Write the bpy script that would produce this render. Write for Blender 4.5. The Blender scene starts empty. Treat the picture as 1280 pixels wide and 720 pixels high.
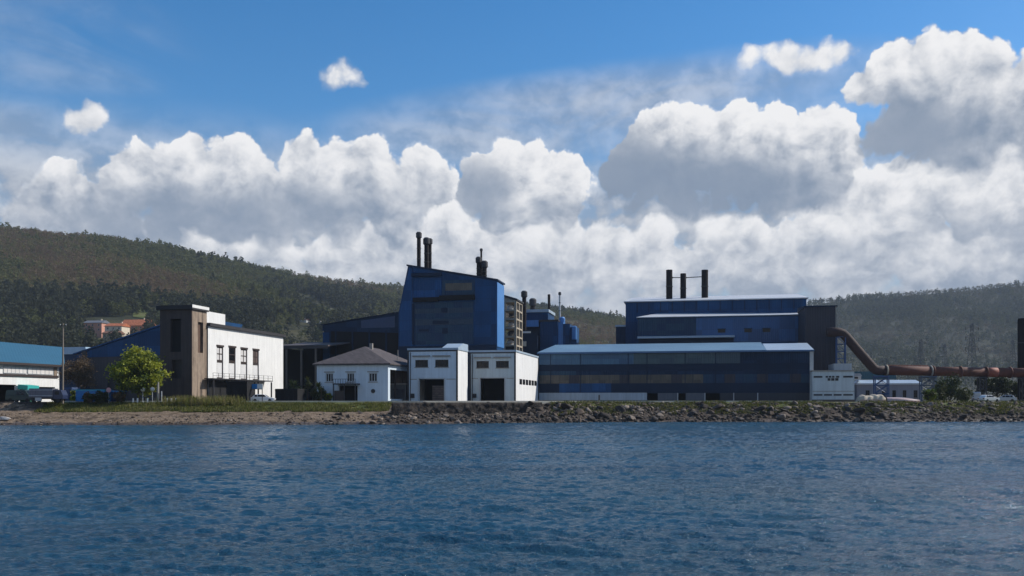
import bpy, math, random
import numpy as np
from mathutils import Vector

S = bpy.context.scene
COL = S.collection
R = math.radians

# ------------------------------------------------------------------ camera
F, HOR, EYE, G = 1100.0, 500.0, 4.0, 3.6      # focal length in photo pixels, eye-level row, eye height, factory ground
cd = bpy.data.cameras.new('camera')
cam = bpy.data.objects.new('camera', cd)
COL.objects.link(cam)
cam.location = (0, 0, EYE)
cam.rotation_euler = (R(90), 0, 0)
cd.sensor_width = 36.0
cd.lens = F / 1280 * 36
cd.shift_y = (HOR - 360) / 1280
cd.clip_start = 0.5
cd.clip_end = 30000
S.camera = cam

# ------------------------------------------------------------------ exposure, engine
S.view_settings.view_transform = 'Standard'
S.view_settings.look = 'None'
S.view_settings.exposure = 0.0
S.view_settings.gamma = 1.0
S.view_settings.use_curve_mapping = False
S.render.engine = 'CYCLES'
cy = S.cycles
cy.use_denoising = True
cy.max_bounces = 5
cy.diffuse_bounces = 2
cy.glossy_bounces = 2
cy.transmission_bounces = 4
cy.transparent_max_bounces = 6
cy.volume_bounces = 0
cy.use_adaptive_sampling = True
cy.adaptive_threshold = 0.02
cy.caustics_reflective = False
cy.caustics_refractive = False
cy.sample_clamp_indirect = 6

# ------------------------------------------------------------------ sun
SUN_EL = R(39)
SUN_H = Vector((0.965, 0.26)).normalized()     # where the sun stands on the compass: right, a little behind the factory
sl = bpy.data.lights.new('sun', 'SUN')
sl.energy = 4.9
sl.angle = R(0.5)
sl.color = (1.0, 0.95, 0.87)
sun = bpy.data.objects.new('sun', sl)
COL.objects.link(sun)
sd = Vector((SUN_H.x * math.cos(SUN_EL), SUN_H.y * math.cos(SUN_EL), math.sin(SUN_EL)))
sun.rotation_euler = sd.to_track_quat('Z', 'Y').to_euler()
sun.location = (200, 60, 400)


# ------------------------------------------------------------------ tiny node language
class X:
    """a node socket with arithmetic"""
    nt = None

    def __init__(self, s):
        self.s = s

    @staticmethod
    def put(nd, i, v):
        if isinstance(v, X):
            X.nt.links.new(v.s, nd.inputs[i])
        else:
            nd.inputs[i].default_value = v

    @staticmethod
    def m(op, *a, clamp=False):
        nd = X.nt.nodes.new('ShaderNodeMath')
        nd.operation = op
        nd.use_clamp = clamp
        for i, v in enumerate(a):
            X.put(nd, i, v)
        return X(nd.outputs[0])

    @staticmethod
    def v(op, *a):
        nd = X.nt.nodes.new('ShaderNodeVectorMath')
        nd.operation = op
        for i, v in enumerate(a):
            if op == 'SCALE' and i == 1:
                i = 3
            X.put(nd, i, v)
        return X(nd.outputs['Value'] if op in ('DOT_PRODUCT', 'LENGTH', 'DISTANCE') else nd.outputs[0])

    def __add__(self, o): return X.m('ADD', self, o)
    def __radd__(self, o): return X.m('ADD', o, self)
    def __sub__(self, o): return X.m('SUBTRACT', self, o)
    def __rsub__(self, o): return X.m('SUBTRACT', o, self)
    def __mul__(self, o): return X.m('MULTIPLY', self, o)
    def __rmul__(self, o): return X.m('MULTIPLY', self, o)
    def __truediv__(self, o): return X.m('DIVIDE', self, o)

    def step(self, a, b, lo=0.0, hi=1.0):
        nd = X.nt.nodes.new('ShaderNodeMapRange')
        nd.interpolation_type = 'SMOOTHSTEP'
        X.put(nd, 0, self)
        for i, q in enumerate((a, b, lo, hi)):
            X.put(nd, 1 + i, q)
        return X(nd.outputs[0])

    def lin(self, a, b, lo=0.0, hi=1.0):
        nd = X.nt.nodes.new('ShaderNodeMapRange')
        X.put(nd, 0, self)
        for i, q in enumerate((a, b, lo, hi)):
            X.put(nd, 1 + i, q)
        return X(nd.outputs[0])

    @staticmethod
    def xyz(x, y, z=0.0):
        nd = X.nt.nodes.new('ShaderNodeCombineXYZ')
        for i, q in enumerate((x, y, z)):
            X.put(nd, i, q)
        return X(nd.outputs[0])

    def sep(self):
        nd = X.nt.nodes.new('ShaderNodeSeparateXYZ')
        X.put(nd, 0, self)
        return [X(o) for o in nd.outputs]

    @staticmethod
    def noise(vec, scale, detail=4.0, rough=0.5, dist=0.0, dim='3D', color=False):
        nd = X.nt.nodes.new('ShaderNodeTexNoise')
        nd.noise_dimensions = dim
        X.put(nd, 'Vector', vec)
        X.put(nd, 'Scale', scale); X.put(nd, 'Detail', detail); X.put(nd, 'Roughness', rough); X.put(nd, 'Distortion', dist)
        return X(nd.outputs[1 if color else 0])

    @staticmethod
    def voro(vec, scale, detail=0.0, rough=0.5, smooth=0.4, dim='2D', feature='SMOOTH_F1', out='Distance'):
        nd = X.nt.nodes.new('ShaderNodeTexVoronoi')
        nd.voronoi_dimensions = dim
        nd.feature = feature
        X.put(nd, 'Vector', vec)
        X.put(nd, 'Scale', scale)
        if 'Detail' in nd.inputs:
            X.put(nd, 'Detail', detail); X.put(nd, 'Roughness', rough)
        if feature == 'SMOOTH_F1':
            X.put(nd, 'Smoothness', smooth)
        return X(nd.outputs[out])

    @staticmethod
    def mix(f, a, b, blend='MIX'):
        nd = X.nt.nodes.new('ShaderNodeMix')
        nd.data_type = 'RGBA'
        nd.blend_type = blend
        X.put(nd, 0, f)
        for i, q in ((6, a), (7, b)):
            if not isinstance(q, X):
                q = (*q, 1.0) if len(q) == 3 else q
            X.put(nd, i, q)
        return X(nd.outputs[2])


# ------------------------------------------------------------------ sky with clouds
W = bpy.data.worlds.new('World')
S.world = W
W.use_nodes = True
W.cycles.sampling_method = 'NONE'


def azel(px, py):
    """a viewing direction as azimuth, elevation in units of 1/1100 radian"""
    dx = px - 640
    return math.atan2(dx, F) * F, math.atan2(HOR - py, math.hypot(F, dx)) * F


def build_sky():
    nt = X.nt = W.node_tree
    nt.nodes.clear()
    out = nt.nodes.new('ShaderNodeOutputWorld')
    sky = nt.nodes.new('ShaderNodeTexSky')
    sky.sky_type = 'NISHITA'
    sky.sun_disc = False
    sky.sun_elevation = SUN_EL
    sky.sun_rotation = math.atan2(SUN_H.x, SUN_H.y)
    sky.altitude = 0
    sky.air_density = 1.0
    sky.dust_density = 0.35
    sky.ozone_density = 2.2
    bg1 = nt.nodes.new('ShaderNodeBackground')
    bg1.inputs[1].default_value = 0.142
    hs = nt.nodes.new('ShaderNodeHueSaturation')
    hs.inputs['Saturation'].default_value = 1.4
    hs.inputs['Hue'].default_value = 0.5
    nt.links.new(sky.outputs[0], hs.inputs['Color'])
    nt.links.new(hs.outputs[0], bg1.inputs[0])

    tc = nt.nodes.new('ShaderNodeTexCoord')
    x, y, z = X(tc.outputs['Generated']).sep()
    hz = X.m('SQRT', x * x + y * y)
    az = X.m('ARCTAN2', x, y) * F
    el = X.m('ARCTAN2', z, hz) * F
    P0 = X.xyz(az, el)
    L = (11.0, 17.0, 0.0)

    # (name, soft edge, base row, top row, dark, bright, billow, lobes in photo pixels (x, y, r))
    groups = [
        dict(edge=13, soft=30, lo=385, hi=262, dark=.2, amp=1.0, k=.016, bias=.0, lobes=[
            (330, 345, 60), (420, 350, 65), (520, 345, 75), (560, 300, 50), (610, 330, 70), (690, 340, 70), (700, 300, 45), (760, 330, 60), (820, 300, 36),
            (840, 350, 60), (910, 310, 55), (960, 345, 70), (1020, 305, 60), (1060, 345, 70), (1130, 310, 60), (1180, 350, 70), (1270, 330, 80), (470, 310, 50), (240, 335, 60), (140, 310, 60), (1060, 260, 50),
            (1340, 300, 90), (1460, 300, 110), (1600, 310, 120), (1150, 250, 50)]),
        dict(edge=9, lo=312, hi=175, dark=.1, amp=1.0, k=.03, bias=-.05, dim=[(235, 285, 85, 40, .5), (380, 262, 60, 28, .42), (70, 285, 60, 30, .2), (500, 262, 50, 30, .2)], lobes=[
            (-20, 240, 32), (20, 262, 30), (82, 233, 38), (62, 262, 44), (110, 265, 45), (180, 215, 42), (160, 250, 44), (240, 190, 30), (225, 235, 62), (290, 215, 48),
            (310, 250, 60), (385, 203, 40), (425, 195, 30), (395, 245, 55), (465, 212, 44), (480, 255, 50), (525, 220, 42), (550, 245, 38), (280, 275, 44), (150, 282, 40), (210, 290, 40), (340, 284, 40), (430, 284, 36), (500, 284, 32), (-90, 250, 60), (-190, 270, 80), (-300, 280, 80)]),
        dict(edge=7, lo=300, hi=165, dark=.1, amp=1.0, k=.03, bias=.05, dim=[(600, 238, 36, 34, .5), (690, 270, 40, 24, .2)], lobes=[
            (632, 196, 34), (612, 222, 40), (668, 205, 38), (705, 214, 34), (730, 226, 26), (640, 250, 52), (695, 252, 46), (590, 250, 26)]),
        dict(edge=7, lo=275, hi=125, dark=.05, amp=1.0, k=.03, bias=.02, dim=[(815, 238, 105, 44, .66), (950, 248, 75, 34, .5), (775, 212, 42, 46, .4)], lobes=[
            (822, 163, 36), (792, 190, 36), (776, 222, 38), (875, 150, 30), (865, 192, 62), (925, 168, 44), (975, 148, 30), (1020, 152, 34), (1045, 172, 36), (960, 206, 62),
            (1030, 214, 52), (840, 236, 40), (900, 246, 36), (752, 244, 20), (1000, 240, 36), (800, 248, 30), (862, 252, 28), (920, 250, 32), (965, 244, 34), (1040, 240, 36), (815, 215, 46), (905, 222, 46), (850, 170, 44)]),
        dict(edge=9, lo=345, hi=235, dark=.16, amp=1.0, k=.03, bias=.04, dim=[(1190, 300, 40, 30, .35), (1075, 325, 60, 24, .35), (1255, 315, 40, 24, .3), (900, 320, 50, 20, .35)], lobes=[
            (1235, 262, 32), (1205, 275, 32), (1262, 275, 34), (1110, 288, 30), (1165, 285, 26), (1020, 290, 34), (1060, 300, 30), (905, 292, 28), (945, 300, 30), (825, 296, 24), (800, 312, 26), (1290, 250, 34), (560, 285, 36), (1240, 190, 44), (1290, 195, 50), (1190, 225, 44), (1130, 225, 40), (1250, 230, 40), (1085, 240, 36)]),
        dict(edge=8, lo=222, hi=38, dark=.1, amp=1.0, k=.03, bias=.02, dim=[(1112, 178, 56, 36, .62), (1195, 180, 62, 34, .32), (1170, 112, 55, 28, .12)], lobes=[
            (1118, 82, 36), (1092, 112, 38), (1160, 68, 32), (1205, 74, 36), (1160, 115, 60), (1235, 96, 42), (1280, 100, 40), (1240, 140, 58), (1110, 165, 36), (1150, 172, 42), (1180, 168, 46), (1215, 182, 44), (1085, 178, 20), (1330, 110, 60), (1420, 150, 70), (1330, 170, 60), (1540, 190, 90)]),
        dict(edge=10, lo=92, hi=44, dark=.45, soft=6, amp=.45, k=.03, bias=.22, lobes=[
            (940, 76, 19), (962, 72, 20), (985, 70, 22), (1008, 75, 20), (1030, 70, 20), (1050, 68, 20), (1068, 66, 15)]),
        dict(edge=16, lo=135, hi=70, dark=.42, amp=.7, k=.03, bias=.02, soft=10, lobes=[(415, 97, 22), (432, 93, 24), (448, 97, 16)]),
        dict(edge=12, lo=190, hi=125, dark=.42, amp=.6, k=.02, bias=.05, soft=4, lobes=[(95, 154, 26), (110, 146, 25)]),
    ]

    def field_textures(P):
        """domain warp and billow at P: cauliflower detail shared by all clouds"""
        w1 = X.noise(P, 1 / 95, 3, .55, dim='2D', color=True)
        w2 = X.noise(P, 1 / 26, 4, .6, dim='2D', color=True)
        q = X.v('ADD', P, X.v('SCALE', X.v('SUBTRACT', w1, (.5, .5, .5)), 26.0))
        q = X.v('ADD', q, X.v('SCALE', X.v('SUBTRACT', w2, (.5, .5, .5)), 9.0))
        b = X.voro(q, 1 / 44, 3.4, .55, .45)
        b2 = X.noise(q, 1 / 60, 6, .58, dim='2D')
        return q, (0.40 - b) * 22.0 + (b2 - 0.5) * 12.0

    def height(q, bil, g):
        h = None
        for (cx, cy_, r) in g['lobes']:
            a, e = azel(cx, cy_)
            d = X.v('SUBTRACT', q, (a, e, 0))
            d2 = X.v('DOT_PRODUCT', d, d)
            hi = X.m('MULTIPLY_ADD', d2, -1.0 / r, r)      # paraboloid lobe
            h = hi if h is None else X.m('SMOOTH_MAX', h, hi, 14.0)
        return X.m('MULTIPLY_ADD', bil, g['amp'], h)

    q0, b0 = field_textures(P0)
    q1, b1 = field_textures(X.v('ADD', P0, L))

    fd = X.noise(X.v('MULTIPLY', q0, (1.0, 1.2, 1.0)), 1 / 20, 5, .6, dim='2D')
    qd = X.v('ADD', P0, X.v('SCALE', X.v('SUBTRACT', q0, P0), .8))
    # thin veils high up
    st = X.v('MULTIPLY', P0, (1.0, 2.6, 1.0))
    veil = X.noise(st, 1 / 240, 5, .6, .6, dim='2D')
    a0, e0 = azel(760, 160)
    vb = X.m('MULTIPLY', (az - a0) / 360.0, (az - a0) / 360.0) + X.m('MULTIPLY', (el - e0 + az * -.08) / 60.0, (el - e0 + az * -.08) / 60.0)
    veil_c = X.m('MULTIPLY', vb.step(1.35, 0.1), veil.step(.15, .65, .45, 1.0)) * 0.74
    a1, e1 = azel(60, 190)
    vb2 = X.m('MULTIPLY', (az - a1) / 330.0, (az - a1) / 330.0) + X.m('MULTIPLY', (el - e1) / 52.0, (el - e1) / 52.0)
    veil_l = X.m('MULTIPLY', vb2.step(1.3, 0.1), veil.step(.2, .65, .4, 1.0)) * 0.62
    a2, e2 = azel(20, 40)
    vb3 = X.m('MULTIPLY', (az - a2) / 200.0, (az - a2) / 200.0) + X.m('MULTIPLY', (el - e2) / 70.0, (el - e2) / 70.0)
    veil_t = X.m('MULTIPLY', vb3.step(1.2, 0.0), veil.step(.35, .75)) * 0.33
    alpha = X.m('MAXIMUM', X.m('MAXIMUM', veil_c, veil_l), veil_t)
    low = el.step(350, 225)
    md = X.noise(X.v('MULTIPLY', q0, (1.0, 1.5, 1.0)), 1 / 52, 5, .55, dim='2D')                       # pale air low over the horizon
    alpha = X.m('MAXIMUM', alpha, X.m('MULTIPLY', low, md.step(.28, .5, .72, .99)))
    bright = md.step(.28, .76, .2, .64)

    for g in groups:
        h0 = height(q0, b0, g)
        h1 = height(q1, b1, g)
        e_lo = azel(640, g['lo'])[1]
        e_hi = azel(640, g['hi'])[1]
        t = el.lin(e_lo, e_hi)
        tt = el.lin(e_lo, e_lo + (e_hi - e_lo) * .55)
        mk = h0.step(0.0, (1.0 - tt) * g.get('soft', 13.0) + g['edge'])
        sh = X.m('TANH', (h0 - h1) * (g['k'] * .8)) * .40 + X.m('TANH', (b0 - b1) * .09) * .16 + (t - .5) * .45 + X.m('MULTIPLY', h0, -.0062) + (.70 + g['bias']) + (md - .5) * .95 + (fd - .5) * .62  # cloud light and shade worked into the sky colour
        for (cx, cy_, rx, ry, amt) in g.get('dim', ()):  # shaded cloud undersides painted in as dark spots
            a, e = azel(cx, cy_)
            d = X.v('MULTIPLY', X.v('SUBTRACT', qd, (a, e, 0)), (1 / rx, 1 / ry, 0))
            sh = X.m('MULTIPLY', sh, 1.0 - X.v('DOT_PRODUCT', d, d).step(2.6, 0.1) * min(.85, amt * 1.5))
        sh = sh.step(-.22, 1.12)
        br = sh * (1.0 - g['dark']) + g['dark']
        bright = bright + (br - bright) * mk
        alpha = X.m('MAXIMUM', alpha, mk)

    # scattered clouds elsewhere round the sky, so light and reflections have something to show
    n = X.noise(X.v('MULTIPLY', P0, (1, 1.7, 1)), 1 / 420, 6, .55, dim='2D')
    away = X.m('ABSOLUTE', az).step(800, 1000)
    other = X.m('MULTIPLY', n.step(.5, .62), away) * el.step(900, 500)
    bright = bright + (0.78 - bright) * other
    alpha = X.m('MAXIMUM', alpha, other)
    alpha = alpha * el.step(-25, 5)

    col = X.mix(bright, (0.14, 0.215, 0.335), (0.96, 0.955, 0.96))
    nd = nt.nodes.new('ShaderNodeMix')
    bg2 = nt.nodes.new('ShaderNodeBackground')
    nt.links.new(col.s, bg2.inputs[0])
    bg2.inputs[1].default_value = 0.98
    nt.nodes.remove(nd)
    ms = nt.nodes.new('ShaderNodeMixShader')
    nt.links.new(alpha.s, ms.inputs[0])
    nt.links.new(bg1.outputs[0], ms.inputs[1])
    nt.links.new(bg2.outputs[0], ms.inputs[2])
    nt.links.new(ms.outputs[0], out.inputs[0])


build_sky()
# ------------------------------------------------------------------ materials
MATS = {}


def mat(name, base, rough=0.7, var=0.25, vscale=0.6, streak=0.0, bump=0.0, bscale=8.0, metal=0.0, tint=None, spec=0.5, seams=0.0, rib=0.0):
    """a weathered surface: noise patches, optional rain streaks down the wall, panel seams and ribs"""
    if name in MATS:
        return MATS[name]
    m = bpy.data.materials.new(name)
    m.use_nodes = True
    nt = X.nt = m.node_tree
    p = nt.nodes['Principled BSDF']
    tc = X(nt.nodes.new('ShaderNodeTexCoord').outputs['Object'])
    n = X.noise(tc, vscale, 6, .6)
    f = (n - .5) * 2.2
    if streak:
        s = X.noise(X.v('MULTIPLY', tc, (2.2, 2.2, .09)), 1.0, 5, .65)
        f = f * .6 + (s - .5) * (2.6 * streak / max(var, .01))
    lo = tuple(c * (1 - var) for c in base)
    hi = tint if tint else tuple(min(1, c * (1 + var)) for c in base)
    c = X.mix(X.m('ADD', f * .5, .5, clamp=True), lo, hi)
    if seams:
        sx, sy, sz = tc.sep()
        pan = X.noise(X.xyz(X.m('FLOOR', (sx + sy) / seams), X.m('FLOOR', sz / (seams * .8)), 3.3), 7.13, 0, dim='2D')
        c = X.mix(pan.step(.3, .7, 0, .8), c, tuple(q * .62 for q in base))
        ln = X.m('LESS_THAN', X.m('FRACT', sz / (seams * .8)), .03)
        c = X.mix(ln * .5, c, tuple(q * .4 for q in base))
    nt.links.new(c.s, p.inputs['Base Color'])
    p.inputs['Roughness'].default_value = rough
    p.inputs['Metallic'].default_value = metal
    p.inputs['Specular IOR Level'].default_value = spec
    if bump or rib:
        h = X.noise(tc, bscale, 5, .6) * (bump if bump else 0.0)
        if rib:
            sx, sy, sz = tc.sep()
            h = h + X.m('SINE', (sx + sy) * (2 * math.pi / rib)) * .02
        b = nt.nodes.new('ShaderNodeBump')
        b.inputs['Strength'].default_value = .7
        b.inputs['Distance'].default_value = 1.0 if not rib else .8
        nt.links.new(h.s, b.inputs['Height'])
        nt.links.new(b.outputs[0], p.inputs['Normal'])
    MATS[name] = m
    return m


def patches(name, cols, scale, rough=.9, detail=8, bump=.3, bscale=1.0, stretch=(1, 1, 1), edges=None, spec=.3):
    """ground surface: a noise that walks through several colours"""
    if name in MATS:
        return MATS[name]
    m = bpy.data.materials.new(name)
    m.use_nodes = True
    nt = X.nt = m.node_tree
    p = nt.nodes['Principled BSDF']
    tc = X.v('MULTIPLY', X(nt.nodes.new('ShaderNodeTexCoord').outputs['Object']), stretch)
    n = X.noise(tc, scale, detail, .62)
    c = cols[0]
    k = len(cols) - 1
    for i in range(k):
        a = .36 + .28 * i / k
        c = X.mix(n.step(a, a + .28 / k), c, cols[i + 1])
    fine = X.noise(tc, scale * 9, 6, .7)
    c = X.mix(fine.step(.3, .7, .35, 0.0), c, (.0, .0, .0))
    nt.links.new(c.s, p.inputs['Base Color'])
    p.inputs['Roughness'].default_value = rough
    p.inputs['Specular IOR Level'].default_value = spec
    if bump:
        b = nt.nodes.new('ShaderNodeBump')
        b.inputs['Strength'].default_value = 1.0
        b.inputs['Distance'].default_value = bump
        nt.links.new(X.noise(tc, bscale, 8, .65).s, b.inputs['Height'])
        nt.links.new(b.outputs[0], p.inputs['Normal'])
    MATS[name] = m
    return m


def leafmat(name, a, b, scale=.35, trans=.25, rough=.6):
    """foliage: leaf colour varies from clump to clump; some light passes through"""
    if name in MATS:
        return MATS[name]
    m = bpy.data.materials.new(name)
    m.use_nodes = True
    nt = X.nt = m.node_tree
    p = nt.nodes['Principled BSDF']
    geo = nt.nodes.new('ShaderNodeNewGeometry')
    n = X.noise(X(geo.outputs['Position']), scale, 5, .6)
    f = n.step(.3, .7) * .65 + X(geo.outputs['Random Per Island']) * .35
    c = X.mix(f, a, b)
    nt.links.new(c.s, p.inputs['Base Color'])
    p.inputs['Roughness'].default_value = rough
    p.inputs['Specular IOR Level'].default_value = .25
    if trans:
        t = nt.nodes.new('ShaderNodeBsdfTranslucent')
        nt.links.new(c.s, t.inputs[0])
        mx = nt.nodes.new('ShaderNodeMixShader')
        mx.inputs[0].default_value = trans
        nt.links.new(p.outputs[0], mx.inputs[1])
        nt.links.new(t.outputs[0], mx.inputs[2])
        nt.links.new(mx.outputs[0], nt.nodes['Material Output'].inputs[0])
    MATS[name] = m
    return m


def glass(name, col=(.015, .02, .025), rough=.12):
    if name in MATS:
        return MATS[name]
    m = mat(name, (.008, .009, .011), .25, .3, 1.5, spec=.3)
    return m


# ------------------------------------------------------------------ mesh collecting
class MB:
    def __init__(self):
        self.v, self.f, self.mi, self.m = [], [], [], 0

    def slot(self, i):
        self.m = i
        return self

    def add(self, vs, fs):
        n = len(self.v)
        self.v += [tuple(q) for q in vs]
        for f in fs:
            self.f.append([i + n for i in f])
            self.mi.append(self.m)
        return self

    def box(self, x0, x1, y0, y1, z0, z1):
        vs = [(x0, y0, z0), (x1, y0, z0), (x1, y1, z0), (x0, y1, z0), (x0, y0, z1), (x1, y0, z1), (x1, y1, z1), (x0, y1, z1)]
        return self.add(vs, [(0, 3, 2, 1), (4, 5, 6, 7), (0, 1, 5, 4), (1, 2, 6, 5), (2, 3, 7, 6), (3, 0, 4, 7)])

    def prism(self, poly, axis, a, b):
        """extrude a polygon: axis 'y' takes (x, z) points from y=a to y=b; 'x' takes (y, z); 'z' takes (x, y)"""
        def P(q, t):
            return {'y': (q[0], t, q[1]), 'x': (t, q[0], q[1]), 'z': (q[0], q[1], t)}[axis]
        n = len(poly)
        vs = [P(q, a) for q in poly] + [P(q, b) for q in poly]
        fs = [tuple(range(n)), tuple(range(2 * n - 1, n - 1, -1))] + [(i, n + i, n + (i + 1) % n, (i + 1) % n) for i in range(n)]
        return self.add(vs, fs)

    def hexa(self, bot, top):
        """eight free corners, bottom loop then top loop"""
        return self.add(list(bot) + list(top), [(0, 3, 2, 1), (4, 5, 6, 7), (0, 1, 5, 4), (1, 2, 6, 5), (2, 3, 7, 6), (3, 0, 4, 7)])

    def lathe(self, prof, cx=0, cy=0, n=20, cap=True):
        """(radius, z) profile turned round a vertical axis"""
        vs, fs = [], []
        for r, z in prof:
            for k in range(n):
                t = 2 * math.pi * k / n
                vs.append((cx + r * math.cos(t), cy + r * math.sin(t), z))
        for i in range(len(prof) - 1):
            for k in range(n):
                fs.append((i * n + k, i * n + (k + 1) % n, (i + 1) * n + (k + 1) % n, (i + 1) * n + k))
        if cap:
            fs += [tuple(range(n - 1, -1, -1)), tuple(range((len(prof) - 1) * n, len(prof) * n))]
        return self.add(vs, fs)

    def tube(self, pts, r, n=10, cap=True):
        pts = [Vector(p) for p in pts]
        rr = r if isinstance(r, (list, tuple)) else [r] * len(pts)
        vs, fs = [], []
        up = Vector((0.31, 0.17, 0.93)).normalized()
        for i, p in enumerate(pts):
            d = (pts[min(i + 1, len(pts) - 1)] - pts[max(i - 1, 0)]).normalized()
            a = d.cross(up)
            if a.length < .05:
                a = d.cross(Vector((1, 0, 0)))
            a.normalize()
            b = a.cross(d)
            for k in range(n):
                t = 2 * math.pi * k / n
                vs.append(p + (a * math.cos(t) + b * math.sin(t)) * rr[i])
        for i in range(len(pts) - 1):
            for k in range(n):
                fs.append((i * n + k, i * n + (k + 1) % n, (i + 1) * n + (k + 1) % n, (i + 1) * n + k))
        if cap:
            fs += [tuple(range(n - 1, -1, -1)), tuple(range((len(pts) - 1) * n, len(pts) * n))]
        return self.add(vs, fs)

    def bar(self, a, b, w, d=None):
        """a square bar from a to b"""
        return self.tube([a, b], w * .7071, 4)

    def wall(self, o, ax, L, H, holes=(), t=.35):
        """a wall slab face from o along ax (unit) and up, with real openings (x0, x1, z0, z1); t is how deep the reveals go"""
        ax = Vector(ax); o = Vector(o)
        nrm = Vector((ax.y, -ax.x, 0))            # outward
        xs = sorted({0, L} | {q for h in holes for q in h[:2]})
        zs = sorted({0, H} | {q for h in holes for q in h[2:4]})

        def P(x, z, d=0):
            return o + ax * x + Vector((0, 0, z)) - nrm * d
        for i in range(len(xs) - 1):
            for j in range(len(zs) - 1):
                cx, cz = (xs[i] + xs[i + 1]) / 2, (zs[j] + zs[j + 1]) / 2
                if any(h[0] < cx < h[1] and h[2] < cz < h[3] for h in holes):
                    continue
                self.add([P(xs[i], zs[j]), P(xs[i + 1], zs[j]), P(xs[i + 1], zs[j + 1]), P(xs[i], zs[j + 1])], [(0, 1, 2, 3)])
        for h in holes:
            c = [(h[0], h[2]), (h[1], h[2]), (h[1], h[3]), (h[0], h[3])]
            for k in range(4):
                a, b = c[k], c[(k + 1) % 4]
                self.add([P(*a), P(*b), P(*b, t), P(*a, t)], [(3, 2, 1, 0)])
        return self

    def build(self, name, mats, parent=None, smooth=False):
        me = bpy.data.meshes.new(name)
        me.from_pydata(self.v, [], self.f)
        for m in (mats if isinstance(mats, (list, tuple)) else [mats]):
            me.materials.append(m)
        me.polygons.foreach_set('material_index', self.mi)
        if smooth:
            me.polygons.foreach_set('use_smooth', [True] * len(self.f))
        me.update()
        return link(name, me, parent)


def link(name, me, parent=None):
    o = bpy.data.objects.new(name, me)
    COL.objects.link(o)
    if parent is not None:
        o.parent = parent
    return o


def npmesh(name, V, Q, mats, parent=None, mi=None, smooth=False):
    """a big mesh straight from numpy arrays; Q is (n, 3) or (n, 4)"""
    V = np.asarray(V, np.float32); Q = np.asarray(Q, np.int32)
    k = Q.shape[1]
    me = bpy.data.meshes.new(name)
    me.vertices.add(len(V)); me.loops.add(Q.size); me.polygons.add(len(Q))
    me.vertices.foreach_set('co', V.ravel())
    me.loops.foreach_set('vertex_index', Q.ravel())
    me.polygons.foreach_set('loop_start', np.arange(0, Q.size, k, dtype=np.int32))
    for m in (mats if isinstance(mats, (list, tuple)) else [mats]):
        me.materials.append(m)
    if mi is not None:
        me.polygons.foreach_set('material_index', np.asarray(mi, np.int32))
    if smooth:
        me.polygons.foreach_set('use_smooth', np.ones(len(Q), bool))
    me.update(calc_edges=True)
    return link(name, me, parent)


def tag(o, label=None, cat=None, group=None, kind=None):
    if label: o['label'] = label
    if cat: o['category'] = cat
    if group: o['group'] = group
    if kind: o['kind'] = kind
    return o


def thing(name, label, cat, loc, rz=0.0, group=None):
    o = bpy.data.objects.new(name, None)
    o.empty_display_size = .3
    COL.objects.link(o)
    o.location = loc
    o.rotation_euler = (0, 0, rz)
    return tag(o, label, cat, group)


def dup(root, loc, rz=0.0, label=None, scale=None):
    """a copy of a thing with copies of its parts and sub-parts"""
    r = root.copy(); COL.objects.link(r)
    r.location = loc; r.rotation_euler = (0, 0, rz)
    if scale: r.scale = (scale,) * 3
    if label: r['label'] = label
    for ch in root.children:
        c = ch.copy(); COL.objects.link(c); c.parent = r
        for g in ch.children:
            d = g.copy(); COL.objects.link(d); d.parent = c
    return r


# ------------------------------------------------------------------ where things stand
ANG = R(11.5)
UX, UY = math.cos(ANG), -math.sin(ANG)     # along the factory fronts, rightwards
VX, VY = math.sin(ANG), math.cos(ANG)      # away from the water


def at(px, Y, z=G):
    """the point at distance Y that the photograph shows in column px"""
    return Vector(((px - 640) / F * Y, Y, z))


def hz(py, Y):
    """height above sea of a point at distance Y shown in row py"""
    return EYE + (HOR - py) / F * Y


class Plot:
    """a building plot turned with the factory grid; u runs along the front, v to the back, z up from the ground"""
    def __init__(self, px, Y, rot=ANG, z=G):
        self.o = at(px, Y, z)
        self.a = rot
        self.u = (math.cos(rot), -math.sin(rot))
        self.v = (math.sin(rot), math.cos(rot))

    def w(self, u=0.0, v=0.0):
        return (self.o.x + u * self.u[0] + v * self.v[0], self.o.y + u * self.u[1] + v * self.v[1])

    def U(self, px, v=0.0):
        k = (px - 640) / F
        x, y = self.w(0, v)
        return (k * y - x) / (self.u[0] - k * self.u[1])

    def V(self, px, u=0.0):
        k = (px - 640) / F
        x, y = self.w(u, 0)
        return (k * y - x) / (self.v[0] - k * self.v[1])

    def Z(self, py, u=0.0, v=0.0):
        return hz(py, self.w(u, v)[1]) - self.o.z

    def thing(self, name, label, cat, group=None):
        return thing(name, label, cat, self.o, -self.a, group)


def snoise(x, y, seed=0, octv=5, f0=1.0):
    """smooth value noise for arrays, about -1..1"""
    x = np.asarray(x, float); y = np.asarray(y, float)
    out = np.zeros(np.broadcast(x, y).shape)
    amp, f = 1.0, f0
    for o in range(octv):
        xi, yi = np.floor(x * f), np.floor(y * f)
        tx, ty = x * f - xi, y * f - yi
        tx = tx * tx * (3 - 2 * tx); ty = ty * ty * (3 - 2 * ty)

        def h(a, b):
            n = np.sin(a * 127.1 + b * 311.7 + (seed + o) * 74.7) * 43758.5453
            return (n - np.floor(n)) * 2 - 1
        out += amp * ((h(xi, yi) * (1 - tx) + h(xi + 1, yi) * tx) * (1 - ty) + (h(xi, yi + 1) * (1 - tx) + h(xi + 1, yi + 1) * tx) * ty)
        amp *= .5; f *= 2.03
    return out / 1.6


RNG = np.random.default_rng(7)
random.seed(7)


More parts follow.
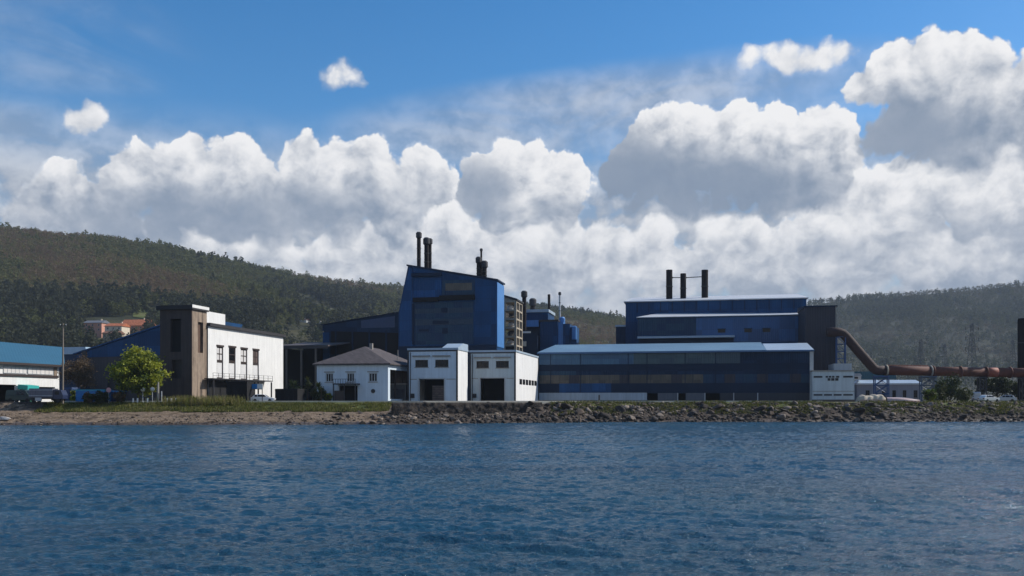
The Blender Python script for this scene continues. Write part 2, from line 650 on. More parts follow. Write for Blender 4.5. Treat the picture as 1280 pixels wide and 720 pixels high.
def leaf_quads(C, size, rng, flat=.0, aspect=.7):
    """one randomly turned little quad at each centre"""
    n = len(C)
    a = rng.normal(size=(n, 3)); a[:, 2] *= (1 - flat)
    a /= np.linalg.norm(a, axis=1, keepdims=True)
    b = rng.normal(size=(n, 3))
    b = np.cross(a, b); b /= np.linalg.norm(b, axis=1, keepdims=True) + 1e-9
    s = (np.asarray(size) * np.ones(n))[:, None] * .5
    a = a * s; b = b * s * aspect
    V = np.stack([C - a - b, C + a - b, C + a + b, C - a + b], 1).reshape(-1, 3)
    return V, np.arange(4 * n).reshape(-1, 4)
# ------------------------------------------------------------------ sea
def build_sea():
    m = bpy.data.materials.new('sea_water')
    m.use_nodes = True
    nt = X.nt = m.node_tree
    p = nt.nodes['Principled BSDF']
    pos = X(nt.nodes.new('ShaderNodeNewGeometry').outputs['Position'])
    big = X.noise(X.v('MULTIPLY', pos, (.6, 1.4, 0)), .03, 4, .6)
    c = X.mix(big.step(.35, .65), (.013, .057, .100), (.022, .076, .118))
    nt.links.new(c.s, p.inputs['Base Color'])
    p.inputs['Roughness'].default_value = .11
    p.inputs['IOR'].default_value = 1.33
    n1 = X.noise(X.v('MULTIPLY', pos, (1.0, 2.4, 1.0)), 6.0, 4, .62)
    n2 = X.noise(X.v('MULTIPLY', pos, (1.0, 2.4, 1.0)), 1.5, 4, .6)
    b = nt.nodes.new('ShaderNodeBump')
    b.inputs['Strength'].default_value = 1.0
    b.inputs['Distance'].default_value = .10
    gust = X.noise(X.v('MULTIPLY', pos, (.5, 1.5, 0)), .05, 3, .5).step(.3, .7, .45, 1.3)
    nt.links.new(((n1 * .9 + n2 * .6) * gust).s, b.inputs['Height'])
    nt.links.new(b.outputs[0], p.inputs['Normal'])

    rng = np.random.default_rng(3)
    nx = 1500
    ys = [10.0]
    while ys[-1] < 172:
        ys.append(ys[-1] * 1.0028 + .012)
    ys = np.array(ys)
    s = np.linspace(-1, 1, nx)
    half = ys * .74 + 22
    Xg = s[None, :] * half[:, None]
    Yg = np.repeat(ys[:, None], nx, 1)
    Z = np.zeros_like(Xg)
    for i in range(90):
        lam = .17 * (2.6 / .17) ** rng.random() ** 1.15
        th = rng.normal(-1.72, .36)                      # wind roughly down the strait, towards the lens
        k = 2 * math.pi / lam
        amp = .0061 * lam ** .66
        ph = rng.random() * 6.28
        res = half[:, None] * 2 / nx
        fade = np.clip((lam / res - 2.2) / 3, 0, 1)
        Z += amp * fade * np.sin(k * (Xg * math.cos(th) + Yg * math.sin(th)) + ph + .6 * snoise(Xg / 6, Yg / 6, i, 2))
    Z += .02 * snoise(Xg * .6, Yg * 1.1, 5, 3)
    Z *= np.clip((1 - np.abs(s))[None, :] * 30, 0, 1) * (.9 + .45 * snoise(Xg / 24, Yg / 11, 77, 3))
    V = np.stack([Xg, Yg, Z], -1).reshape(-1, 3)
    i = np.arange(len(ys) - 1)[:, None] * nx + np.arange(nx - 1)[None, :]
    i = i.ravel()
    Q = np.stack([i, i + 1, i + 1 + nx, i + nx], 1)
    o = npmesh('sea', V, Q, m, smooth=True)
    tag(o, kind='structure')
    far = MB().add([(-4000, -3000, -.45), (4000, -3000, -.45), (4000, 190, -.45), (-4000, 190, -.45)], [(0, 1, 2, 3)])
    tag(far.build('open_water', m), kind='structure')


build_sea()

# ------------------------------------------------------------------ shore and factory ground
WL = [(-900, 120), (-260, 128), (-80, 137), (-20, 143), (15, 158), (40, 160), (95, 161), (300, 165), (900, 170)]   # waterline: x, y


def wl(x):
    return np.interp(x, [q[0] for q in WL], [q[1] for q in WL])


# bank profile: distance from the waterline, height.  left: long beach under a grass bank; middle: sea wall; right: rocks
XB = [-900, -72, -60, -22, -19, 2, 6, 95, 900]


def bank(x, d):
    x = np.asarray(x, float); d = np.asarray(d, float)
    beach = np.interp(d, [-30, 0, 9, 10.5, 15, 17, 400], [-3, -.05, 1.75, 2.05, 3.3, G, G])
    ramp = np.interp(d, [-30, 0, 8, 11, 12.5, 14, 400], [-3, -.05, 1.7, 2.2, 3.45, G, G])
    wallp = np.interp(d, [-30, 0, 3.5, 6.2, 6.6, 7.3, 400], [-3, -.05, 1.0, 1.5, 1.55, 3.3, G])
    rocks = np.interp(d, [-30, 0, 2.5, 5, 6.5, 9, 400], [-3, -.05, 1.2, 2.6, 3.2, G, G])

    def k(a, b):
        t = np.clip((x - a) / (b - a), 0, 1)
        return t * t * (3 - 2 * t)
    z = ramp + (beach - ramp) * k(-84, -76)
    z = z + (wallp - z) * k(-22, -18)
    z = z + (rocks - z) * k(4, 12)
    return z


def build_shore():
    xs = np.concatenate([np.linspace(-700, -110, 40), np.linspace(-108, 120, 460), np.linspace(122, 700, 40)])
    ds = np.concatenate([[-25, -8], np.linspace(-3, 22, 64)])
    Xg, Dg = np.meshgrid(xs, ds)
    wob = snoise(xs / 9, xs * 0, 4, 3) * .9
    Y0 = wl(xs) + wob
    Yg = Y0[None, :] + Dg
    Z = bank(Xg, Dg)
    rough = np.clip((Dg + 1) / 2, 0, 1) * np.clip((G + .1 - Z) / .8, 0, 1)
    Z = Z + rough * (snoise(Xg / 1.3, Yg / 1.3, 9, 4) * .16 + snoise(Xg / 5, Yg / 3, 12, 2) * .15)
    V = np.stack([Xg, Yg, Z], -1).reshape(-1, 3)
    nx = len(xs)
    i = (np.arange(len(ds) - 1)[:, None] * nx + np.arange(nx - 1)[None, :]).ravel()
    Q = np.stack([i, i + 1, i + 1 + nx, i + nx], 1)
    cx = Xg.ravel()[i]; cz = V[i, 2]; cdist = Dg.ravel()[i]
    grass = (cz > 2.05 + .25 * snoise(cx / 3, cdist, 3, 2)) & (cx < -22) & (cx > -79)
    grass |= (cz > 2.75 + .7 * snoise(cx / 3, cdist, 4, 2)) & (cx > 8)
    mi = np.where(grass, 1, 0)
    mi = np.where((cx > -20.5) & (mi == 0), 3, mi)
    mi = np.where((cz < .35) & (cdist < 3), 2, mi)
    shingle = patches('shingle', [(.09, .062, .04), (.175, .125, .08), (.26, .19, .13), (.13, .092, .062)], .55, .95, 8, .25, 2.2)
    turf = patches('bank_turf', [(.045, .06, .012), (.10, .115, .022), (.15, .125, .04)], .5, .95, 8, .2, 3)
    wet = patches('wet_shingle', [(.05, .035, .025), (.09, .065, .05), (.14, .11, .08)], .7, .5, 8, .2, 2)
    tag(npmesh('shore', V, Q, [shingle, turf, wet, patches('rocky_earth', [(.025, .02, .016), (.06, .046, .036), (.11, .085, .065), (.05, .048, .025)], .9, .95, 8, .35, 1.8)], mi=mi, smooth=True), kind='structure')

    # factory ground, running back under the buildings to the hills
    xs2 = np.concatenate([np.linspace(-2600, -120, 20), np.linspace(-110, 120, 116), np.linspace(130, 2600, 20)])
    y0 = wl(xs2) + 21.5
    rows = [y0, y0 + 8, np.maximum(y0 + 10, 240 + 0 * xs2), 330 + 0 * xs2, 420 + 0 * xs2, 900 + 0 * xs2, 2600 + 0 * xs2]
    V = np.concatenate([np.stack([xs2, r, np.full_like(xs2, G - .004)], -1) for r in rows])
    nx = len(xs2)
    i = (np.arange(len(rows) - 1)[:, None] * nx + np.arange(nx - 1)[None, :]).ravel()
    Q = np.stack([i, i + 1, i + 1 + nx, i + nx], 1)
    yard = patches('yard_gravel', [(.10, .095, .085), (.15, .14, .12), (.2, .18, .15)], .25, .95, 8, .05, 3)
    tag(npmesh('ground', V, Q, yard), kind='structure')
    # the quay road: a strip of pale concrete with a kerb towards the water
    conc = mat('pale_concrete', (.58, .54, .44), .9, .2, .5, bump=.02, bscale=6)
    xr = np.linspace(-79, 60, 141)
    yr = wl(xr) + np.interp(xr, [-79, -22, -16, 60], [17.6, 17.6, 8.2, 9.6])
    b = MB()
    for k in range(len(xr) - 1):
        a, c = k, k + 1
        b.hexa([(xr[a], yr[a], G - .3), (xr[c], yr[c], G - .3), (xr[c], yr[c] + .35, G - .3), (xr[a], yr[a] + .35, G - .3)],
               [(xr[a], yr[a], G + .26), (xr[c], yr[c], G + .26), (xr[c], yr[c] + .35, G + .26), (xr[a], yr[a] + .35, G + .26)])
    tag(b.build('kerb', conc), kind='structure')
    asph = mat('worn_asphalt', (.13, .125, .12), .95, .3, .3, bump=.01)
    V = np.concatenate([np.stack([xr, yr + .36, np.full_like(xr, G + .004)], -1), np.stack([xr, yr + 4.6, np.full_like(xr, G + .004)], -1)])
    i = np.arange(len(xr) - 1)
    tag(npmesh('quay_road', V, np.stack([i, i + 1, i + 1 + len(xr), i + len(xr)], 1), asph), kind='structure')


build_shore()

# ------------------------------------------------------------------ hills
CREST_A = [(-700, 300, 900), (-300, 268, 980), (0, 287, 1050), (70, 296, 1080), (130, 300, 1100), (200, 311, 1150), (260, 325, 1200), (330, 340, 1250), (400, 350, 1300),
           (500, 362, 1380), (600, 378, 1450), (700, 391, 1520), (770, 398, 1600), (850, 412, 1700), (950, 440, 1800), (1100, 480, 1900), (1500, 497, 1900)]
CREST_B = [(500, 470, 2000), (700, 430, 2000), (900, 400, 2000), (1000, 384, 2050), (1040, 377, 2050), (1100, 371, 2050), (1180, 365, 2050), (1250, 358, 2050), (1290, 356, 2050),
           (1400, 352, 2050), (1700, 350, 2000), (2200, 380, 1900)]


def crest(c, px):
    xs = [q[0] for q in c]
    return np.interp(px, xs, [q[1] for q in c]), np.interp(px, xs, [q[2] for q in c])


def hill_z(x, y, c, y0):
    px = 640 + F * x / y
    py, yc = crest(c, px)
    zc = EYE + (HOR - py) / F * yc
    s = np.clip((y - y0) / (yc - y0), 0, 1.6)
    up = np.where(s < 1, .25 * s + .75 * s ** 1.6, 1 - (s - 1) * .45)
    z = G + (zc - G) * up
    n = snoise(x / 260, y / 260, 21, 4) * 22 * np.clip(s * 1.5, 0, 1) * np.clip(np.abs(1 - s) * 3 + .06, 0, 1)
    return z + n * (zc > 30) * np.minimum(1, (zc - G) / 120)


def build_hills():
    scrub = patches('hill_scrub', [(.03, .036, .016), (.05, .05, .02), (.075, .068, .028), (.06, .05, .026)], .012, .95, 10, 2.0, .12)
    far = patches('far_hill_scrub', [(.026, .032, .016), (.04, .044, .022), (.055, .055, .03)], .01, .95, 10, 2.0, .1)
    for name, c, y0, m, pxr in (('hills', CREST_A, 330, scrub, (-600, 1300)), ('far_hills', CREST_B, 900, far, (480, 2000))):
        px = np.linspace(pxr[0], pxr[1], 260)
        s = np.linspace(0, 1.5, 90)
        _, yc = crest(c, px)
        Yg = y0 + (yc - y0)[None, :] * s[:, None]
        Xg = (px - 640)[None, :] / F * Yg
        Z = hill_z(Xg, Yg, c, y0) - .02
        V = np.stack([Xg, Yg, Z], -1).reshape(-1, 3)
        nx = len(px)
        i = (np.arange(len(s) - 1)[:, None] * nx + np.arange(nx - 1)[None, :]).ravel()
        tag(npmesh(name, V, np.stack([i, i + 1, i + 1 + nx, i + nx], 1), m, smooth=True), kind='structure')


build_hills()


def forest(name, c, y0, n, pxr, srange, seed, species, hh, quads, label, ls=.27):
    """a wooded hillside that reads as one mass: leaf clumps on thousands of crowns"""
    rng = np.random.default_rng(seed)
    px = rng.uniform(pxr[0], pxr[1], n)
    _, yc = crest(c, px)
    s = np.sqrt(rng.uniform(srange[0] ** 2, srange[1] ** 2, n))
    y = y0 + (yc - y0) * s
    x = (px - 640) / F * y
    dens = snoise(x / 120, y / 120, seed, 4)
    keep = dens > (-.95 if 'far' in name else -.45) - .2 * (s > .93)
    keep &= ~((px > 45) & (px < 205) & (s < .40) & (rng.random(n) < .35))
    keep &= ~((px > 102) & (px < 183) & (s > .23) & (s < .40))
    keep &= ~((px > 172) & (px < 204) & (s > .38) & (s < .46))
    keep &= ~((px > 338) & (px < 408) & (s > .2) & (s < .46) & (rng.random(n) < .85))      # clearings round the village
    x, y, s, px = x[keep], y[keep], s[keep], px[keep]
    z = hill_z(x, y, c, y0)
    n = len(x)
    tone = 1.5 * snoise(x / 190, y / 260, seed + 5, 4) + rng.normal(0, .3, n)
    tone = tone + np.where(s < .5, -.8, .45) * (1 - .5 * (px > 330)) * (name != 'far_hillside_wood')
    sp = np.digitize(tone, [-.55, .1, .65])
    h = rng.uniform(.65, 1.25, n) * np.array(hh)[sp]
    w = h * np.array([.24, .33, .42, .46])[sp]
    C = np.stack([x, y, z + h * .55], -1)
    D = rng.normal(size=(n, quads, 3))
    D /= np.linalg.norm(D, axis=2, keepdims=True)
    D *= (rng.random((n, quads, 1)) ** .4)
    D[:, :, :2] *= w[:, None, None] * (1 - .45 * D[:, :, 2:3])
    D[:, :, 2] *= (h * .5)[:, None]
    P = (C[:, None, :] + D).reshape(-1, 3)
    V, Q = leaf_quads(P, np.repeat(h * ls, quads) * rng.uniform(.6, 1.3, n * quads), rng, .2, .8)
    tag(npmesh(name, V, Q, species, mi=np.repeat(sp, quads)), label, None, None, 'stuff')


for nm_, n_, sr_, sd_, qd_, ls_ in (('hillside_wood', 29000, (.45, 1.02), 31, 44, .135), ('lower_wood', 9000, (.03, .45), 33, 120, .085)):
  forest(nm_, CREST_A, 330, n_, (-330, 900), sr_, sd_,
       [leafmat('wood_dark', (.036, .042, .026), (.056, .062, .036), .02, .4, .9), leafmat('wood_green', (.075, .088, .030), (.11, .115, .042), .02, .4, .9),
        leafmat('wood_olive', (.115, .11, .042), (.15, .138, .052), .02, .4, .9), leafmat('wood_brown', (.135, .092, .052), (.17, .122, .066), .02, .4, .9)],
       [13, 10, 6.5, 6], qd_, 'dense olive wood covering the %s part of the long hillside behind the factory' % ('upper' if sd_ == 31 else 'lower'), ls_)
forest('far_hillside_wood', CREST_B, 900, 13000, (690, 1500), (.1, 1.01), 47,
       [leafmat('far_dark', (.034, .044, .028), (.05, .058, .035), .02, .4, .9), leafmat('far_green', (.05, .062, .034), (.07, .08, .04), .02, .4, .9),
        leafmat('far_olive', (.068, .072, .04), (.09, .09, .05), .02, .4, .9), leafmat('far_brown', (.082, .072, .05), (.105, .09, .06), .02, .4, .9)],
       [15, 13, 9, 8], 38, 'hazy wood on the far hills behind the rusty pipe', .14)

# ------------------------------------------------------------------ haze
hb = MB().box(-2700, 2700, -60, 3150, -4.5, 420)
hm = bpy.data.materials.new('pale_haze')
hm.use_nodes = True
hn = hm.node_tree
for nd in list(hn.nodes):
    if nd.type != 'OUTPUT_MATERIAL':
        hn.nodes.remove(nd)
pv = hn.nodes.new('ShaderNodeVolumePrincipled')
pv.inputs['Color'].default_value = (.62, .74, .9, 1)
pv.inputs['Density'].default_value = .000095
pv.inputs['Anisotropy'].default_value = .0
hn.links.new(pv.outputs[0], hn.nodes['Material Output'].inputs['Volume'])
tag(hb.build('haze', hm), 'thin pale blue haze in the air over the bay and hills', None, None, 'stuff')
# ------------------------------------------------------------------ paints and claddings
M = dict(
    white=mat('white_render', (.72, .71, .68), .8, .2, .5, streak=.18, bump=.01),
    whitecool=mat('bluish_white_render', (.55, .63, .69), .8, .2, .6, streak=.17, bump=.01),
    whiteclad=mat('white_cladding', (.74, .735, .72), .55, .18, .4, streak=.25, rib=.9),
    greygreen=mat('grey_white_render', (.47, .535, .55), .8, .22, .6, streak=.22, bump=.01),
    blue=mat('blue_cladding', (.009, .069, .195), .5, .45, .25, streak=.3, rib=.5, seams=3.2, spec=.2),
    blue2=mat('deep_blue_cladding', (.006, .053, .148), .55, .45, .3, streak=.32, rib=.5, seams=4.0, spec=.2),
    bluedark=mat('dark_blue_cladding', (.008, .028, .068), .6, .4, .25, streak=.2, rib=.5, seams=3.0, spec=.2),
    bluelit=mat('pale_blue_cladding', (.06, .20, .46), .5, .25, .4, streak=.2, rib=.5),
    bluegreen=mat('blue_green_panels', (.008, .046, .125), .45, .5, .35, streak=.3, rib=.6, seams=2.4, tint=(.018, .07, .115), spec=.25),
    brownpan=mat('browned_skylight_panels', (.045, .045, .042), .35, .5, .5, streak=.3, rib=.5, tint=(.12, .105, .082), seams=1.6),
    navy=mat('navy_band', (.006, .019, .046), .6, .4, .4, streak=.1, spec=.2),
    roofblue=mat('blue_sheet_roof', (.026, .108, .172), .6, .16, .15, streak=.0, rib=.8),
    roofgrey=mat('pale_sheet_roof', (.34, .42, .50), .45, .22, .2, rib=.8),
    roofwhite=mat('bleached_sheet_roof', (.52, .53, .54), .5, .2, .2, rib=.8),
    tile=mat('weathered_roof_tiles', (.085, .07, .07), .9, .4, .8, bump=.05, bscale=5, seams=.45),
    tarroof=mat('dark_felt_roof', (.028, .026, .028), .9, .4, .3),
    rustclad=mat('rusty_brown_cladding', (.085, .048, .03), .75, .5, 1.1, streak=.75, tint=(.38, .29, .21)),
    darkclad=mat('shaded_brown_cladding', (.030, .022, .022), .8, .4, .5, streak=.5, tint=(.065, .048, .042)),  # shaded copy of the brown cladding: shade put into the colour
    charcoal=mat('charcoal_cladding', (.030, .028, .038), .7, .3, .3, streak=.3, rib=.6),
    black=mat('black_and_shade', (.006, .006, .007), .95, .3, .5),  # near-black stands for shade inside openings; also plain black parts
    dark=mat('dark_steel', (.022, .022, .026), .6, .4, .8),
    soot=mat('sooty_chimney_steel', (.010, .009, .011), .8, .4, .6, streak=.4, tint=(.022, .016, .015), spec=.2),
    concrete=mat('grey_concrete', (.27, .25, .22), .9, .3, .5, streak=.25, bump=.02),
    sandconc=mat('sandy_concrete', (.36, .31, .24), .9, .35, .6, streak=.3, bump=.02),
    rust=mat('rusty_pipe_steel', (.075, .024, .017), .8, .5, .5, streak=.0, tint=(.16, .055, .034), bump=.02, bscale=3),
    redrust=mat('red_oxide_paint', (.20, .045, .028), .7, .4, .5, tint=(.34, .10, .06)),
    steelblue=mat('blue_steelwork', (.03, .075, .19), .55, .3, .8),
    glass=glass('dark_window_glass'),
    frame=mat('dark_brown_frames', (.035, .022, .018), .6, .3, 2),
    framew=mat('pale_grey_frames', (.42, .44, .45), .6, .2, 2),
    shutter=mat('brown_roller_shutter', (.10, .07, .06), .6, .3, .5, bump=.0, seams=.6),
    shutgrey=mat('grey_roller_shutter', (.10, .105, .125), .6, .3, .5, seams=.6),
    teal=mat('teal_awning_cloth', (.02, .36, .33), .7, .15, 1),
    brickpink=mat('pink_render', (.55, .28, .20), .85, .2, .4, streak=.15),
    orangetile=mat('orange_roof_tiles', (.45, .14, .055), .85, .3, .5, seams=.6),
    cream=mat('cream_render', (.6, .52, .40), .85, .2, .4, streak=.15),
)


def pane(parent, o, ax, x0, x1, z0, z1, inset=.18, name='window', nv=1, nh=0, pm=None, fm=None, bar=.09, sill=None):
    """a glazed window set back in its opening, with a frame of nv uprights and nh rails as its sub-part"""
    ax = Vector(ax); o = Vector(o)
    nrm = Vector((ax.y, -ax.x, 0))

    def slab(mb, a, b, c, d, f, g):
        P = [o + ax * x + Vector((0, 0, z)) - nrm * t for z in (c, d) for (x, t) in ((a, f), (b, f), (b, g), (a, g))]
        mb.hexa(P[:4], P[4:])
    g = MB(); slab(g, x0, x1, z0, z1, inset, inset + .06)
    w = g.build(name, pm or M['glass'], parent)
    fr = MB()
    f0, f1 = inset - .07, inset - .003
    for (a, b, c, d) in ((x0, x1, z0, z0 + bar), (x0, x1, z1 - bar, z1), (x0, x0 + bar, z0 + bar, z1 - bar), (x1 - bar, x1, z0 + bar, z1 - bar)):
        slab(fr, a, b, c, d, f0, f1)
    for i in range(1, nv):
        x = x0 + (x1 - x0) * i / nv
        slab(fr, x - bar * .4, x + bar * .4, z0 + bar, z1 - bar, f0 + .01, f1)
    for j in range(1, nh):
        z = z0 + (z1 - z0) * j / nh
        slab(fr, x0 + bar, x1 - bar, z - bar * .4, z + bar * .4, f0 + .015, f1)
    fr.build('frame', fm or M['frame'], w)
    if sill:
        s = MB(); slab(s, x0 - .15, x1 + .15, z0 - .14, z0 - .003, -sill, .1)
        s.build('sill', M['concrete'], w)
    return w


def shell(p, L, D, H, front=(), right=(), back=True):
    """four outer walls of a box building, with openings in the front and right walls"""
    b = MB()
    b.wall((0, 0, 0), (1, 0, 0), L, H, front)
    b.wall((L, 0, 0), (0, 1, 0), D, H, right)
    b.wall((L, D, 0), (-1, 0, 0), L, H)
    b.wall((0, D, 0), (0, -1, 0), D, H)
    return b


# ------------------------------------------------------------------ long low shed with the sunlit wall, far left
def left_shed():
    q = Plot(0, 165)
    back0 = -16.0
    p = Plot(0, 165)
    t = p.thing('industrial_shed', 'long white shed with a bright blue sheet roof at the left edge of the shore', 'shed')
    L = p.V(74)                                     # far end of the sunlit wall
    H = p.Z(453)
    za, zb, zc, zd = p.Z(480.5), p.Z(470), p.Z(467), p.Z(457)
    vd = p.V(20)
    b = MB()
    b.wall((0, back0, 0), (0, 1, 0), L - back0, H, [(2.5, vd - back0, 0, za), (vd - back0 + 1.0, vd - back0 + 4.6, 0, za - .4), (vd - back0 + 6, L - back0 - 1.2, .6, za - .3)])
    b.wall((0, L, 0), (-1, 0, 0), 26, H)
    b.wall((-26, L, 0), (0, -1, 0), L - back0, H)
    b.wall((-26, back0, 0), (1, 0, 0), 26, H)
    b.build('wall', M['white'], t)
    MB().box(-8, -7.5, back0 + .5, L - .5, 0.01, za).build('shade_backing', M['black'], t)  # black backing gives the open bays their dark inside
    rz = p.Z(429, -14, 20)
    r = MB()
    e = L + .7
    ve = p.V(79, -13)
    rf = p.Z(434, -13, ve)
    r.hexa([(.8, back0 - 1, H - .1), (.8, e, H - .1), (-13, ve, rf - .2), (-13, back0 - 1, rz - .2)],
           [(.8, back0 - 1, H + .12), (.8, e, H + .12), (-13, ve, rf), (-13, back0 - 1, rz)])
    r.hexa([(-13.01, back0 - 1, rz - .2), (-13.01, ve, rf - .2), (-27, e, H - .1), (-27, back0 - 1, H - .1)],
           [(-13.01, back0 - 1, rz), (-13.01, ve, rf), (-27, e, H + .12), (-27, back0 - 1, H + .12)])
    r.build('roof', M['roofblue'], t)
    MB().box(.81, 1.0, back0 - 1, e, H - .32, H + .1).build('gutter', M['frame'], t)
    MB().box(.005, .22, back0 + .2, L - .4, zb, zc).build('ledge', M['frame'], t)
    # upper strip windows: a long pale glazed band between brown piers
    for a, c in ((p.V(4), p.V(33)), (p.V(34.5), p.V(66))):
        w = MB().box(.004, .09, a, c, zc + .15, zd).build('window', mat('milky_glazing', (.66, .63, .60), .4, .2, .8, streak=.2), t)
        f = MB()
        n = 6
        for i in range(n + 1):
            v = a + (c - a) * i / n
            f.box(.091, .13, v - .05, v + .05, zc + .22, zd - .1)
        f.box(.091, .14, a, c, zc + .15, zc + .23).box(.091, .14, a, c, zd - .11, zd)
        f.build('frame', M['framew'], w)
    MB().box(.003, .16, p.V(67), p.V(70.5), zb + .1, H - .4).build('pier', M['rustclad'], t)
    d = MB()
    for i in range(11):
        z = .2 + i * (za - .5) / 11
        d.box(-.35, -.30, vd + 1.05, vd + 4.55, z, z + (za - .5) / 11 - .04)
    d.build('roller_door', M['shutgrey'], t)
    MB().box(-.36, -.3, vd + 6, L - 1.2, .6, za - .3).build('window', M['glass'], t)
    # teal awning over the shop bay
    a0, a1 = p.V(21), p.V(35.5)
    aw = MB().hexa([(.25, a0, p.Z(486)), (2.4, a0, p.Z(487)), (2.4, a1, p.Z(487)), (.25, a1, p.Z(486))],
                   [(.25, a0, p.Z(480)), (2.4, a0, p.Z(481.5)), (2.4, a1, p.Z(481.5)), (.25, a1, p.Z(480))])
    aw.build('awning', M['teal'], t)


left_shed()


def far_left_roof():
    p = Plot(72, 262)
    t = p.thing('workshop', 'pale blue roofed workshop just behind the brown bare tree', 'workshop')
    L = p.U(107); H = p.Z(443)
    b = shell(p, L, 12, H)
    b.build('wall', M['bluedark'], t)
    r = MB().prism([(-.4, H + .003), (L + .4, H + .003), (L + .2, H + 2.1), (-.2, H + 2.1)], 'y', -.3, 12.3)
    r.build('roof', mat('sunbleached_blue_roof', (.30, .43, .55), .5, .2, .3, rib=.8), t)
    MB().box(L * .3, L * .7, -.06, -.004, 0.02, 3.6).build('door', M['shutgrey'], t)


far_left_roof()


def lean_to():
    p = Plot(96, 205)
    t = p.thing('workshop', 'dark workshop with a sloping blue gable behind the bright green tree', 'workshop')
    L = p.U(236)
    hl, hr, hb = p.Z(443.5), p.Z(399), p.Z(440, p.U(200))
    w1 = p.U(120)
    b = MB()
    b.wall((0, 0, 0), (1, 0, 0), L, hb - .2, [(w1 + 3, w1 + 8, 0, 5.2), (w1 + 11, w1 + 12.4, 2.2, 4.6), (w1 + 14, w1 + 15.4, 2.2, 4.6)])
    b.wall((L, 24, 0), (-1, 0, 0), L, hb - .2)
    b.wall((0, 24, 0), (0, -1, 0), 24, hb - .2)
    b.build('wall', mat('grey_block_wall', (.055, .05, .055), .85, .4, .6, streak=.3), t)
    u = MB().prism([(-.2, hl - .7), (L, hb - .6), (L, hr), (-.2, hl)], 'y', -.12, 24)
    u.build('gable_cladding', M['blue2'], t)
    s = MB().prism([(-.7, hl + .003), (L, hr + .003), (L, hr + .3), (-.7, hl + .3)], 'y', -.5, 24.4)
    s.build('roof', M['blue'], t)
    MB().box(w1 + 3, w1 + 8, .32, .4, .02, 5.2).build('door', M['dark'], t)
    for x in (w1 + 11, w1 + 14):
        pane(t, (0, 0, 0), (1, 0, 0), x, x + 1.4, 2.2, 4.6, nv=2, nh=2)
    MB().box(p.U(104), p.U(104) + 1.1, -.5, -.125, 0, hl + 1).build('pilaster', M['dark'], t)


lean_to()


